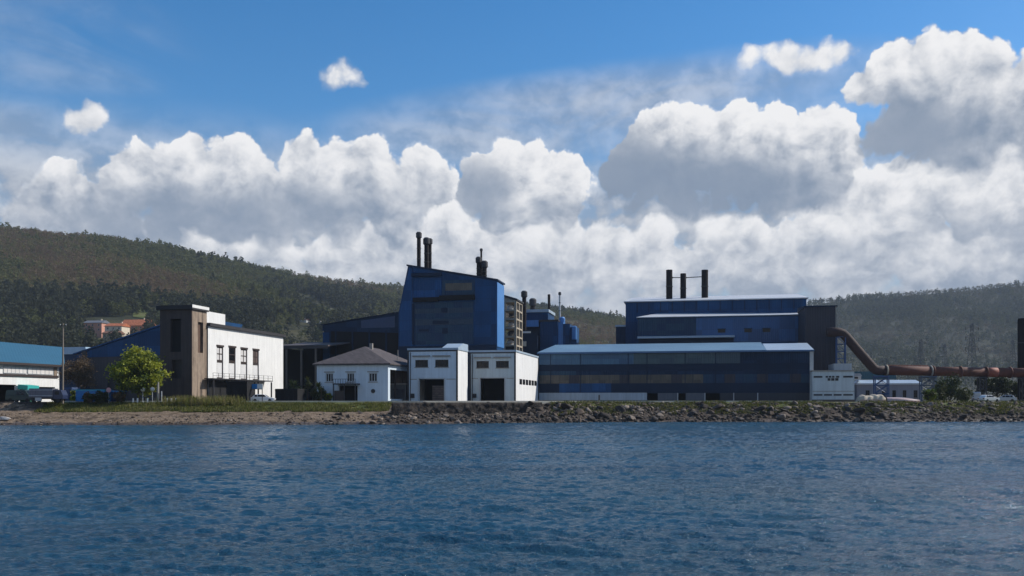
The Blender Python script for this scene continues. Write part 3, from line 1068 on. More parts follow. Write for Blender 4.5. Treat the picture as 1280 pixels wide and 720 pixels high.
# ------------------------------------------------------------------ white warehouse with the rusty stair tower
def warehouse():
    p = Plot(200, 166)
    t = p.thing('warehouse', 'white warehouse with four tall windows and a rusty brown tower on its corner', 'warehouse')
    L = p.U(240); H = p.Z(387.5)
    D = p.V(258.5, L)
    fr = (p.U(213), p.U(226), p.Z(440), p.Z(399))
    sr = (p.V(247.5, L), p.V(254, L), p.Z(440, L), p.Z(401, L))
    b = MB()
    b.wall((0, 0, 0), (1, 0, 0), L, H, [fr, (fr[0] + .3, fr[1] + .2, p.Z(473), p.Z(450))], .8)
    b.build('tower_front', M['darkclad'], t)  # front painted darker than the side, as it lies in shade
    b = MB()
    b.wall((L, 0, 0), (0, 1, 0), D, H, [sr], .5)
    b.wall((L, D, 0), (-1, 0, 0), L, H)
    b.wall((0, D, 0), (0, -1, 0), D, H)
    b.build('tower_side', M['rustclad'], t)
    MB().box(fr[0], fr[1], .8, .86, fr[2], fr[3]).build('recess_panel', M['black'], t)
    MB().box(fr[0] + .3, fr[1] + .2, .8, .86, p.Z(473), p.Z(450)).build('recess_panel', M['dark'], t)
    MB().box(L - .56, L - .5, sr[0], sr[1], sr[2], sr[3]).build('recess_panel', mat('brown_boards', (.09, .05, .032), .8, .5, 1.2, streak=.4), t)
    MB().box(-.5, L + .35, -.5, D + .2, H + .003, H + .8).build('tower_roof', M['tarroof'], t)
    MB().box(L + .354, L + .40, -.5, D + .2, H + .3, H + .86).build('roof_flashing', M['white'], t)
    # white lift block behind the tower
    D2 = p.V(281.5, L - .3)
    zt = p.Z(388.5, L, D)
    MB().box(.6, L - .3, D + .204, D2, p.Z(412, L, D), zt).build('lift_block', M['white'], t)
    # long sunlit wall
    uw = L + .25
    E = p.V(354, uw)
    v0 = D + .006
    Hw = p.Z(407.5, uw, v0)
    Hf = p.Z(421.5, uw, E)
    zb = p.Z(474.5, uw, p.V(300, uw))
    base = 1.5
    holes, wins = [], []
    for (a, c, top, kind) in ((271, 279, 433, 0), (286, 294.5, 434, 1), (301, 309, 436, 0), (316, 323.5, 437.5, 2)):
        va, vc = p.V(a, uw), p.V(c, uw)
        zt2 = p.Z(top, uw, va)
        holes.append((va - v0, vc - v0, zb + .05, zt2)); wins.append((va, vc, zb + .05, zt2, kind))
    w = MB()
    Hm = min(Hw, Hf)
    w.wall((uw, v0, 0), (0, 1, 0), E - v0, Hm, holes, .3)
    w.wall((uw, E, 0), (-1, 0, 0), uw - .3, Hm)
    w.wall((.3, E, 0), (0, -1, 0), E - v0, Hm)
    w.build('wall', M['white'], t)
    if Hw > Hm + .05 or Hf > Hm + .05:
        MB().prism([(v0, Hm + .002), (E, Hm + .002), (E, Hf), (v0, Hw)], 'x', .3, uw - .002).build('wall_head', M['white'], t)
    r = MB().hexa([(.0, v0, Hw + .004), (uw + .5, v0, Hw + .004), (uw + .5, E + .4, Hf + .004), (.0, E + .4, Hf + .004)],
                  [(.0, v0, Hw + .9), (uw + .5, v0, Hw + .62), (uw + .5, E + .4, Hf + .62), (.0, E + .4, Hf + .9)])
    r.build('roof', M['tarroof'], t)
    pl = mat('pale_blind', (.60, .58, .56), .7, .15, 1)
    for (va, vc, a, c, k) in wins:
        mid = a + (c - a) * .55
        o = (uw, 0, 0)
        wn = pane(t, o, (0, 1, 0), va, vc, mid, c, .16, nv=2 if k != 1 else 1, nh=2, pm=[pl, M['glass'], M['shutter']][k], bar=.22)
        MB().box(uw + .004, uw + .12, va - .16, vc + .16, c + .004, c + .35).build('lintel', M['frame'], wn)
        dn = pane(t, o, (0, 1, 0), va, vc, a, mid - .06, .16, name='door', nv=1, nh=1, pm=mat('white_door', (.66, .65, .63), .6, .1, 1), bar=.22)
    # gallery along the wall, on posts
    g0, g1 = v0 - 1.4, p.V(341, uw + 1.9)
    gal = MB().box(uw + .012, uw + 1.9, g0, g1, zb - .22, zb - .02)
    g = gal.build('gallery', M['dark'], t)
    rl = MB()
    n = 12
    for i in range(n + 1):
        v = g0 + .06 + (g1 - g0 - .12) * i / n
        rl.box(uw + 1.82, uw + 1.88, v - .03, v + .03, zb - .02, zb + .95)
    rl.box(uw + 1.81, uw + 1.89, g0, g1, zb + .951, zb + 1.0)
    rl.box(uw + 1.83, uw + 1.87, g0, g1, zb + .45, zb + .5)
    rl.build('railing', M['dark'], g)
    for i in range(5):
        v = g0 + .4 + (g1 - g0 - .7) * i / 4
        MB().box(uw + 1.6, uw + 1.85, v - .12, v + .12, 0, zb - .354).build('post', M['dark'], t)
    MB().box(uw + .01, uw + .2, v0 + .1, p.V(318, uw), 0, zb - .36).build('plinth', M['black'], t)  # black sheet stands for the dark void under the gallery


warehouse()


def open_shed():
    p = Plot(350, 218)
    t = p.thing('open_shed', 'dark open sided shed between the white warehouse and the hip roofed house', 'shed')
    L = p.U(412); H = p.Z(434); D = 16
    r = MB().hexa([(-1, -1, H), (L, -1, H), (L, D, H + 1.9), (-1, D, H + 1.9)], [(-1, -1, H + .3), (L, -1, H + .3), (L, D, H + 2.2), (-1, D, H + 2.2)])
    r.build('roof', mat('sooty_sheet_roof', (.09, .075, .072), .8, .4, .3, streak=.2, rib=.8), t)
    MB().box(-1, L, -1.06, -1.004, H - .5, H + .34).build('fascia', M['dark'], t)
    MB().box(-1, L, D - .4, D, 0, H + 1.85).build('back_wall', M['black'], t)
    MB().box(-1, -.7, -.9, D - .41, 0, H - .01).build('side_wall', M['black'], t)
    for px in (359.5, 378, 396):
        u = p.U(px)
        MB().box(u - .2, u + .2, -.8, -.4, 0, H - .02).build('post', mat('stained_concrete', (.10, .09, .08), .9, .3, .5), t)
    b = MB()
    for px, z0, z1 in ((366, 0, 3.2), (384, 0, 4.1), (389, 0, 2.4)):
        u = p.U(px)
        b.lathe([(1.3, z0), (1.35, z1 * .8), (.6, z1)], u, 6, 14)
    tk = b.build('storage_tank', M['dark'], t)


open_shed()


# ------------------------------------------------------------------ hip roofed house
def house():
    p = Plot(396, 172)
    t = p.thing('house', 'two storey bluish white house with a brown hip roof and dark porch', 'house')
    L = p.U(485); H = p.Z(456.5); D = 22
    ws = []
    for a, c in ((407, 416.5), (433.5, 443), (461, 471.5)):
        ws.append((p.U(a), p.U(c), p.Z(477.5), p.Z(466.5)))
    do = (p.U(424), p.U(447), 0, p.Z(482))
    b = shell(p, L, D, H, ws + [do], [(1.2, D - 1.0, .6, H - .9)])
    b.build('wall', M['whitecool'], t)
    for w in ws:
        wn = pane(t, (0, 0, 0), (1, 0, 0), *w, nv=3, nh=1, fm=M['framew'], bar=.16, sill=.12)
        MB().box(w[0] - .3, w[1] + .3, -.1, -.004, w[3] + .12, w[3] + .3).build('lintel', M['concrete'], wn)
    MB().box(L - 3.2, L - 3.0, .5, D - .5, .1, H - .1).build('shade_back', M['darkclad'], t)  # dark brown back painted in for the shade of the open side
    for v in (5, 9.5, 14, 18):
        MB().box(L - .4, L - .15, v - .12, v + .12, .6, H - .9).build('veranda_post', M['frame'], t)
    MB().box(do[0], do[1], 1.6, 1.7, 0, do[3]).build('door', M['black'], t)
    e = .65
    zr = p.Z(433, L * .55, 7.5)
    z0 = H + .02
    rx, r0, r1 = p.U(456, 7.5), 7.5, D - 6
    roof = MB()
    vs = [(-e, -e, z0), (L + e, -e, z0), (L + e, D + e, z0), (-e, D + e, z0), (rx, r0, zr), (rx, r1, zr),
          (-e, -e, z0 + .22), (L + e, -e, z0 + .22), (L + e, D + e, z0 + .22), (-e, D + e, z0 + .22)]
    roof.add(vs, [(3, 2, 1, 0), (0, 1, 7, 6), (1, 2, 8, 7), (2, 3, 9, 8), (3, 0, 6, 9), (6, 7, 4), (7, 8, 5, 4), (8, 9, 5), (9, 6, 4, 5)])
    ro = roof.build('roof', M['tile'], t)
    MB().box(rx + .6, rx + 1.2, r0 + 1, r0 + 1.6, zr - .9, zr + .7).build('chimney', M['concrete'], ro)
    MB().tube([(L - 1.6, r0 + 3, zr - 3.6), (L - 1.6, r0 + 3, zr - .6)], .08, 6).build('vent_pipe', M['concrete'], ro)
    # dark timber porch with a flat roof and railing
    a, c, zt = p.U(422), p.U(450), p.Z(481)
    po = MB().box(a, c, -2.4, -.01, zt, zt + .22)
    po = po.build('porch', M['dark'], t)
    for x in (a + .1, (a + c) / 2, c - .1):
        MB().box(x - .09, x + .09, -2.35, -2.17, 0, zt - .004).build('post', M['dark'], po)
    q = MB()
    n = 9
    for i in range(n + 1):
        x = a + .05 + (c - a - .1) * i / n
        q.box(x - .03, x + .03, -2.36, -2.3, zt + .224, zt + 1.0)
    q.box(a, c, -2.37, -2.29, zt + 1.003, zt + 1.08)
    q.build('railing', M['dark'], po)
    MB().box(a + .2, a + 2.2, -2.1, -2.04, .02, 2.2).build('screen', M['frame'], po)
    x, z = p.U(466.5), p.Z(489)
    MB().prism([(x + .42 * math.cos(k * math.pi / 5), z + .42 * math.sin(k * math.pi / 5)) for k in range(10)], 'y', -.16, -.004).build('wall_vent', M['dark'], t)


house()


def side_garage():
    p = Plot(487.5, 178)
    t = p.thing('garage', 'low grey garage tucked between the hip roofed house and the first boat hall', 'garage')
    L = p.U(507.5); H = p.Z(481)
    d = (p.U(490), p.U(505.5), .02, p.Z(486))
    b = shell(p, L, 8, H, [d])
    b.build('wall', mat('grey_render', (.16, .165, .175), .85, .25, .6, streak=.2), t)
    s = MB()
    for i in range(10):
        z0 = d[2] + (d[3] - d[2]) * i / 10
        s.box(d[0], d[1], .2, .27, z0, z0 + (d[3] - d[2]) / 10 - .03)
    s.build('roller_door', M['shutgrey'], t)
    MB().box(-.2, L + .2, -.4, 8.2, H + .003, H + .28).build('roof', M['concrete'], t)


side_garage()


def canopy():
    p = Plot(485, 186)
    t = p.thing('canopy', 'open canopy with a white edge beam behind the low grey garage', 'canopy')
    L = p.U(511); z = p.Z(462)
    MB().box(0, L, -.2, 9, z, z + .5).build('roof', M['white'], t)
    for u in (.3, L - .3):
        MB().box(u - .15, u + .15, 0, .3, 0, z - .004).build('post', M['dark'], t)
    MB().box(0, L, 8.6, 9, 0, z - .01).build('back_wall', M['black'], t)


canopy()


# ------------------------------------------------------------------ the two boat halls with big doors
def hall(px0, px1, pxs, Y, top, topr, label, wx, door, wz, shut, tint):
    p = Plot(px0, Y)
    t = p.thing('boat_hall', label, 'hall', 'twin white halls with big doors')
    L = p.U(px1); H = p.Z(top); D = p.V(pxs, L)
    ws = [(p.U(a), p.U(c), p.Z(wz[1]), p.Z(wz[0])) for a, c in wx]
    do = (p.U(door[0]), p.U(door[1]), 0, p.Z(door[2]))
    rt = []
    if pxs > 650:
        n = 6
        va, vc = p.V(649, L), p.V(671, L)
        for i in range(n):
            a = va + (vc - va) * i / n
            rt.append((a + .3, a + (vc - va) / n - .3, p.Z(480.5, L, va), p.Z(473.5, L, va)))
    b = MB()
    b.wall((0, 0, 0), (1, 0, 0), L, H, ws + [do], .4)
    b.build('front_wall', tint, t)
    b = MB()
    b.wall((L, 0, 0), (0, 1, 0), D, H, rt, .2)
    b.wall((L, D, 0), (-1, 0, 0), L, H)
    b.wall((0, D, 0), (0, -1, 0), D, H)
    b.build('side_wall', M['whiteclad'], t)
    # dark corner pilasters and rim
    c = MB()
    c.box(L - .28, L + .07, -.09, -.004, 0, H + .02).box(-.12, .2, -.09, -.004, 0, H + .02)
    c.box(.205, L - .285, -.07, -.004, H - .26, H + .02)
    c.build('corner_trim', M['dark'], t)
    MB().box(-.15, L + .15, -.1, D + .1, H + .025, H + .42).build('roof', M['roofgrey'], t)
    for w in ws:
        wn = pane(t, (0, 0, 0), (1, 0, 0), *w, .25, nv=3, nh=1, bar=.1, sill=.1)
        MB().box(w[0] - .5, w[1] + .45, -.35, -.004, w[3] + .62, w[3] + .86).build('sun_hood', M['concrete'], wn)
    for w in rt:
        pane(t, (L, 0, 0), (0, 1, 0), *w, .1, nv=1, bar=.06)
    dr = MB()
    if shut:
        x0, x1 = do[0] + (do[1] - do[0]) * .5, do[1]
        zt = do[3] * .72
        for i in range(9):
            z0 = zt * i / 9 + .02
            dr.box(x0, x1, .5, .58, z0, z0 + zt / 9 - .05)
        dr.build('roller_door', M['shutter'], t)
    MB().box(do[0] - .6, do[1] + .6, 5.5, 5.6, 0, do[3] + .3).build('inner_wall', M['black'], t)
    f = MB()
    f.box(do[0] - .28, do[0] - .01, -.06, -.004, 0, do[3] + .25).box(do[1] + .01, do[1] + .28, -.06, -.004, 0, do[3] + .25)
    f.box(do[0] - .005, do[1] + .005, -.06, -.004, do[3] + .01, do[3] + .25)
    f.build('door_surround', M['framew'], t)
    x, z = p.U(px0 + 5.5), p.Z(494.5)
    MB().box(x - .45, x + .45, -.2, -.004, z - .45, z + .4).build('wall_vent', M['dark'], t)
    for (a, c, z) in ((.4, do[0] - .5, do[3]), (do[1] + .5, L - .4, do[3])):
        MB().box(a, c, -.03, -.004, z - .1, z + .05).build('band', M['concrete'], t)
    dp = MB().tube([(.55, -.14, .1), (.55, -.14, H - .4)], .07, 6)
    dp.build('downpipe', M['dark'], t)
    return p, t, L, D, H


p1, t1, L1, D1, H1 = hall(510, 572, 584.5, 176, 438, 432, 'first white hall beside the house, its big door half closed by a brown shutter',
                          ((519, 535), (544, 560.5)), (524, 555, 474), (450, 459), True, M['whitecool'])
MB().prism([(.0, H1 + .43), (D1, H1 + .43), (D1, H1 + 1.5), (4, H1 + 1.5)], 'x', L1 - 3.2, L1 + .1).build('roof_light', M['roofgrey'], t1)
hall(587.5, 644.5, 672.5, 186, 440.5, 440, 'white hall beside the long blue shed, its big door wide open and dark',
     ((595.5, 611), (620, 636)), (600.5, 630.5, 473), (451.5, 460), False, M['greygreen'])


# ------------------------------------------------------------------ lower blue hall and tall blue tower
def lower_hall():
    p = Plot(405, 230)
    t = p.thing('factory_hall', 'low dark blue hall with a rising roofline left of the tall blue tower', 'factory hall')
    L = p.U(507)
    h0, h1 = p.Z(408), p.Z(391, L)
    zb = p.Z(411, 4)
    b = MB().prism([(0, 0), (L, 0), (L, h1), (0, h0)], 'y', 0, 22)
    b.build('wall', M['bluedark'], t)
    b = MB().prism([(-.3, h0 - 1.2), (L, h1 - 5.2), (L, h1 + .3), (-.3, h0 + .3)], 'y', -.25, -.004)
    b.build('upper_cladding', M['bluedark'], t)
    MB().box(-.25, p.U(412), -.24, -.006, 0, h0 - 1.6).build('corner_cladding', M['blue2'], t)
    MB().box(p.U(414), p.U(500), -.12, -.006, p.Z(443), p.Z(414)).build('recess_panel', M['black'], t)
    x0, x1 = p.U(452), p.U(494)
    MB().prism([(x0, h0 - .6), (x1, h0 - .6), (x1, h1 - .8), (x0, h0 + (h1 - h0) * .42)], 'y', -.33, -.255).build('grey_panel', mat('slate_blue_panel', (.02, .042, .10), .6, .3, .4, streak=.2, rib=.5), t)
    for px in (420, 441, 462, 483):
        u = p.U(px)
        MB().box(u - .2, u + .2, -.3, -.125, 0, p.Z(414)).build('pilaster', M['navy'], t)
    MB().prism([(-.6, h0 + .31), (L, h1 + .31), (L, h1 + .5), (-.6, h0 + .5)], 'y', -.6, 22.3).build('roof', M['navy'], t)


lower_hall()


def tower():
    p = Plot(498, 224)
    t = p.thing('factory_tower', 'tallest dark blue factory hall with a sloping roof and large recessed bay', 'factory hall')
    L = p.U(621)
    zt0, zt1 = p.Z(332.5, p.U(510)), p.Z(351, L)
    zk = p.Z(392)
    xl = p.U(510)
    D = p.V(629.5, L)
    poly = [(0, 0), (L, 0), (L, zt1), (xl, zt0), (0, zk)]
    MB().prism(poly, 'y', 0, D).build('wall', M['blue2'], t)
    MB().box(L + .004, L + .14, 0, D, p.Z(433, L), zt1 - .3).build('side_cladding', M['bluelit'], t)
    MB().prism([(xl - .3, zt0 + .01), (L + .35, zt1 + .01), (L + .35, zt1 + .4), (xl - .3, zt0 + .4)], 'y', -.3, D + .3).build('roof', M['navy'], t)
    # raised plate field of the right half
    f = MB().box(p.U(594), L - .2, -.22, -.004, p.Z(432), p.Z(354, L) - .3)
    f.build('cladding_field', M['blue2'], t)
    f = MB().prism([(.35, p.Z(440)), (p.U(516), p.Z(440)), (p.U(516), zt0 - .9), (xl + .4, zt0 - .5), (.35, zk)], 'y', -.2, -.004)
    f.build('cladding_field', M['blue'], t)
    # upper field, lintels and the recessed bay
    x0, x1 = p.U(517), p.U(593.5)
    zl0, zl1 = p.Z(380), p.Z(373)
    zu = p.Z(346)
    MB().box(x0, p.U(552), -.14, -.004, zl1 + .1, zu - .6).build('upper_panel', M['blue'], t)
    MB().box(p.U(553), x1, -.14, -.004, zl1 + .1, p.Z(352)).build('upper_panel', M['bluegreen'], t)
    MB().box(p.U(557), p.U(590), -.19, -.143, p.Z(365), p.Z(356)).build('skylight_strip', M['brownpan'], t)
    MB().box(p.U(515), p.U(552), -.7, -.006, p.Z(346.5), p.Z(342.5)).build('louvre', M['navy'], t)
    MB().box(x0, p.U(549), -.9, -.006, zl0 + .4, zl1).build('lintel', M['black'], t)
    MB().box(p.U(550), x1, -.9, -.006, zl0 + .6, zl1 + .4).build('lintel', M['black'], t)
    zb = p.Z(431)
    n = 6
    fb = mat('faded_blue_panels', (.02, .055, .115), .5, .5, .35, streak=.35, rib=.6, tint=(.045, .075, .105), spec=.25)
    mats = [M['bluegreen'], M['bluegreen'], fb, M['bluegreen'], fb, M['bluegreen']]
    hs = [0, .30, .46, .60, .74, .86, 1]
    for i in range(6):
        a, c = zb + (zl0 + .2 - zb) * hs[i], zb + (zl0 + .2 - zb) * hs[i + 1]
        MB().box(x0 + .3, x1 - .4, -.10 - .012 * (i % 2), -.006, a, c - .05).build('bay_panel', mats[i], t)
    MB().box(x0 - .35, x0 + .2, -.32, -.21, zb, zl0).build('bay_post', M['navy'], t)
    for (a, c, d, e) in ((552, 559, 386, 392), (541, 561, 402, 406), (553, 560, 411, 418), (524, 536, 412, 415)):
        MB().box(p.U(a), p.U(c), -.2, -.13, p.Z(e), p.Z(d)).build('vent_hatch', M['navy'], t)
    MB().box(.2, L, -.3, -.225, 0, p.Z(433)).build('base_band', M['navy'], t)
    return p


pt = tower()


def stack(px, Y, top, base, r, label, cap=True, m=None, cat='chimney', group='sooty chimneys on the factory roofs', bands=2):
    """a steel chimney: shaft, collar bands, cap"""
    z0, z1 = hz(base, Y), hz(top, Y)
    t = thing('chimney', label, cat, at(px, Y, z0), 0, group)
    h = z1 - z0
    capz = h - r * 3.2 if cap else h
    MB().lathe([(r * 1.12, 0), (r, .3), (r, capz)], n=18).build('shaft', m or M['soot'], t)
    if cap:
        MB().lathe([(r * 1.05, capz + .004), (r * 1.5, capz + .5 * r), (r * 1.5, h - r * .6), (r * .9, h)], n=18).build('cap', M['dark'], t)
    for i in range(bands):
        z = capz * (i + 1) / (bands + 1)
        MB().lathe([(r * 1.02, z), (r * 1.14, z), (r * 1.14, z + .18), (r * 1.02, z + .18)], n=18).build('band', M['dark'], t)
    return t


YT = 233
stack(523.6, YT, 290, 337, .52, 'thin black chimney with a round cap, leftmost on the tallest blue hall')
stack(533.2, YT + 1, 297, 339, .62, 'black chimney in the close pair on the tallest blue hall, left one of the two')
stack(537.2, YT + 2, 298, 339, .5, 'black chimney in the close pair on the tallest blue hall, right one of the two')
stack(598.3, YT + 2, 321, 349, .55, 'short capped chimney at the right end of the tallest roof, beside the thin mast')
stack(605.5, YT + 2, 326, 350, .62, 'shortest fat chimney at the right end of the tallest roof')
stack(601.6, YT + 5, 310.5, 349, .26, 'thin black vent mast between two short chimneys on the tallest roof', True)


def frame_building():
    p = Plot(629, 240)
    t = p.thing('process_frame', 'open sandy concrete frame full of pipework on the right flank of the tall tower', 'frame')
    L = p.U(645.5)
    z = [0, p.Z(433), p.Z(422), p.Z(411), p.Z(400), p.Z(389), p.Z(378)]
    for i, zz in enumerate(z[1:]):
        MB().box(0, L, 0, 9, zz, zz + .45).build('floor_slab', M['sandconc'], t)
    zt = z[-1]
    for (u, v) in ((.0, 0), (L - .6, 0), (.0, 8.4), (L - .6, 8.4), (L - .6, 4)):
        for j in range(6):
            MB().box(u, u + .6, v, v + .6, z[j] + (.454 if j else 0), z[j + 1] - .004).build('column', M['sandconc'], t)
    MB().hexa([(-.2, -.3, zt + 1.6), (L + .3, -.3, zt + .46), (L + .3, 9.3, zt + .46), (-.2, 9.3, zt + 1.6)],
              [(-.2, -.3, zt + 2.2), (L + .3, -.3, zt + .9), (L + .3, 9.3, zt + .9), (-.2, 9.3, zt + 2.2)]).build('roof', M['dark'], t)
    MB().prism([(0, zt + .454), (L, zt + .454), (0, zt + 1.6)], 'y', .1, .5).build('gable', M['sandconc'], t)
    MB().box(.3, L - .3, 6.5, 6.8, .1, zt).build('back_wall', M['dark'], t)
    rng = random.Random(3)
    for j in range(1, 6):
        zz = z[j] + .46
        v = 1.2 + rng.random()
        b = MB().lathe([(.9, zz), (.95, zz + 1.1), (.4, zz + 1.5)], .9 + rng.random() * 1.1, 2.4, 12)
        b.build('vessel', M['framew'] if j % 2 else M['dark'], t)
        MB().tube([(.7, v, zz + .2), (L - .9, v, zz + .2 + rng.random()), (L - .9, v, z[j + 1] - .05)], .16, 8).build('pipe', M['sandconc'], t)
    MB().box(.61, L - .61, .1, .25, 0, z[1] - .01).build('wall_panel', M['black'], t)


frame_building()


def rear_blue():
    p = Plot(644, 262)
    t = p.thing('factory_block', 'stepped blue block with a pale flat roof behind the concrete frame', 'factory block')
    L = p.U(685)
    D = 12
    z1 = p.Z(391)
    MB().box(0, L, 0, D, p.Z(401), z1).build('upper_wall', M['blue2'], t)
    MB().box(-.2, L + .3, -.4, D + .2, z1 + .004, z1 + .85).build('roof', M['roofgrey'], t)
    MB().box(.1, p.U(675), -2.2, -.05, p.Z(409.5), p.Z(401.5)).build('pale_panel', M['bluelit'], t)
    MB().box(0, L, -.04, D, 0, p.Z(401) - .005).build('lower_wall', M['bluedark'], t)
    a = p.U(676)
    z2 = p.Z(416)
    MB().prism([(.2, 0), (a, 0), (a, z2 - 1.2), (p.U(662), z2 + .2), (.2, z2)], 'y', -6, -2.25).build('annex', M['navy'], t)
    MB().box(.3, p.U(668), -6.1, -6.004, z2 - .6, z2 - .1).build('band', M['white'], t)
    MB().box(p.U(646.5, -6), p.U(658, -6), -6.12, -6.004, p.Z(433, 0, -6), p.Z(427, 0, -6)).build('pale_hatch', M['cream'], t)


rear_blue()


def silo_block():
    p = Plot(675, 258)
    t = p.thing('filter_house', 'dark blue filter house with a pale blue duct down its middle', 'factory block')
    u1, u2, u3, u4 = p.U(697), p.U(703.5), p.U(712), p.U(720)
    MB().box(0, u1, 0, 9, 0, p.Z(402)).build('wall', M['blue2'], t)
    MB().box(-.3, u1 + .3, -.3, 9.3, p.Z(402) + .004, p.Z(402) + .5).build('roof', M['dark'], t)
    MB().box(u1 + .01, u2, 1, 8, 0, p.Z(403)).build('duct', M['bluelit'], t)
    MB().lathe([(.9, p.Z(403)), (.9, p.Z(397)), (.5, p.Z(395))], (u1 + u2) / 2, 4, 14).build('duct_top', M['bluelit'], t)
    MB().box(u2 + .01, u3, .6, 8, 0, p.Z(405)).build('right_wall', M['blue2'], t)
    MB().box(u3 + .01, u4, 1.2, 7, p.Z(437), p.Z(409)).build('hopper', M['blue'], t)
    MB().lathe([(.75, p.Z(425)), (.75, p.Z(409)), (.3, p.Z(408))], u4 - .5, .2, 14).build('cyclone', M['bluelit'], t)
    MB().box(u3 + .3, u4 - .3, 1.5, 6, 0, p.Z(437) - .01).build('stand', M['dark'], t)


silo_block()
stack(655.3, 256, 363.5, 415, .62, 'black chimney standing before the pale roofed stepped blue block', bands=3)
stack(666, 271, 373, 392, .75, 'stubby fat chimney just behind the pale roofed stepped blue block')
stack(686.3, 270, 368, 402, .42, 'thin dark chimney rising behind the filter house', False)
stack(699.7, 264, 365, 399, .30, 'slender pale pipe chimney above the pale blue duct', True, M['framew'])


# ------------------------------------------------------------------ the long striped shed
def long_shed():
    p = Plot(674, 214)
    t = p.thing('factory_shed', 'long low shed striped in blue, brown and black bands above a white base', 'factory shed')
    L = p.U(1015); H = p.Z(441.5); D = 17

    def uz(py):
        return p.Z(py)
    z = {k: p.Z(k) for k in (442, 456, 464, 468, 479.5, 491, 500)}
    mid = p.U(765); r2 = p.U(848); r3 = p.U(905)
    doors = [(p.U(a), p.U(c), 0, z[491] - .15) for a, c in ((809, 822), (848, 857), (882, 900))]
    b = MB()
    b.wall((0, 0, 0), (1, 0, 0), L, H, doors, .5)
    b.wall((L, 0, 0), (0, 1, 0), D, H)
    b.wall((L, D, 0), (-1, 0, 0), L, H)
    b.wall((0, D, 0), (0, -1, 0), D, H)
    b.build('wall', M['bluedark'], t)
    d = .004

    def band(name, a, c, z0, z1, m, out=.12):
        MB().box(a, c, -out, -d, z0, z1).build(name, m, t)
    band('upper_cladding', 0, p.U(792), z[456], H - .3, mat('long_blue_band', (.018, .10, .23), .4, .4, .2, streak=.3, rib=.5, tint=(.045, .15, .24), seams=3.2))  # reflection painted in: bands run from lit blue to near black
    band('upper_cladding', p.U(792) + .02, p.U(925), z[456], H - .3, mat('long_green_band', (.014, .06, .11), .4, .5, .2, streak=.3, rib=.5, tint=(.04, .10, .115), seams=3.2), .13)
    band('upper_cladding', p.U(925) + .02, L, z[456], H - .3, M['bluedark'], .12)
    band('dark_band', 0, L, z[464], z[456] - .02, M['navy'], .08)
    band('middle_cladding', 0, p.U(720), z[468] - .2, z[464] - .02, M['bluegreen'], .1)
    band('middle_cladding', p.U(720) + .02, L, z[468] - .2, z[464] - .02, M['bluedark'], .1)
    n = 26
    for i in range(n):
        a, c = L * i / n, L * (i + 1) / n
        fr = (i + .5) / n
        m = M['brownpan'] if fr < .62 and i % 5 != 3 else (M['bluegreen'] if fr > .62 and i % 3 else M['charcoal'])
        MB().box(a + .03, c - .03, -.09 - .01 * (i % 2), -d, z[479.5], z[468] - .22).build('skylight_panel', m, t)
    band('lower_cladding', 0, p.U(699), z[491] + .02, z[479.5] - .02, M['navy'])
    band('lower_cladding', p.U(699) + .02, p.U(764), z[491] + .02, z[479.5] - .02, M['blue'], .13)
    band('lower_cladding', p.U(764) + .02, L, z[491] + .02, z[479.5] - .02, M['navy'], .11)
    e0 = p.U(809)
    pal = mat('dingy_white_base', (.36, .42, .47), .8, .2, .5, streak=.3)
    pal2 = mat('dull_grey_base', (.10, .11, .13), .8, .3, .6, streak=.3)
    band('base_wall', 0, e0 - .05, .35, z[491] - .02, pal, .14)
    band('base_wall', p.U(822) + .05, p.U(848) - .05, .35, z[491] - .1, pal2, .14)
    band('base_wall', p.U(857) + .05, p.U(882) - .05, .35, z[491] - .1, pal2, .14)
    band('base_wall', p.U(900) + .05, L, .35, z[491] - .1, mat('dark_grey_base', (.035, .038, .048), .8, .4, .6, streak=.3), .14)
    for a in (848, 882, 918, 948):
        band('base_pier', p.U(a) - .25, p.U(a) - .06, 0, z[491] - .1, M['framew'], .2)
    for (a, c, z0, z1) in doors:
        MB().box(a, c, 3.4, 3.5, 0, z1).build('door', M['black'], t)  # black sheet inside the opening stands for its shade
    # gutter and shallow roof, right stretch stepped a little lower
    rz = p.Z(431, 2, 16)
    m1 = p.U(958)
    r = MB().hexa([(-.4, -.7, H), (m1, -.7, H), (m1, D - 1, rz - .3), (1.6, D - 1, rz - .3)],
                  [(-.4, -.7, H + .16), (m1, -.7, H + .16), (m1, D - 1, rz), (1.6, D - 1, rz)])
    r.build('roof', mat('pale_blue_long_roof', (.11, .20, .31), .55, .25, .12, streak=.0, rib=.8, tint=(.17, .29, .38)), t)
    r = MB().hexa([(m1 + .02, -.7, H - .1), (L + .4, -.7, H - .1), (L + .4, D - 5, rz - .75), (m1 + .02, D - 5, rz - .75)],
                  [(m1 + .02, -.7, H + .06), (L + .4, -.7, H + .06), (L + .4, D - 5, rz - .55), (m1 + .02, D - 5, rz - .55)])
    r.build('roof', M['roofgrey'], t)
    MB().box(-.4, L + .4, -.86, -.71, H - .28, H + .1).build('gutter', mat('blue_gutter', (.05, .12, .24), .5, .2, 1), t)
    MB().box(p.U(1012), L + .3, -.3, -.145, 0, H - .3).build('downpipe', M['framew'], t)
    for f in (.045, .16, .34, .41, .55, .66, .84, .93):
        u = L * f
        MB().box(u - .09, u + .09, -.19, -.146, z[491], H - .35).build('mullion', M['navy'], t)


long_shed()


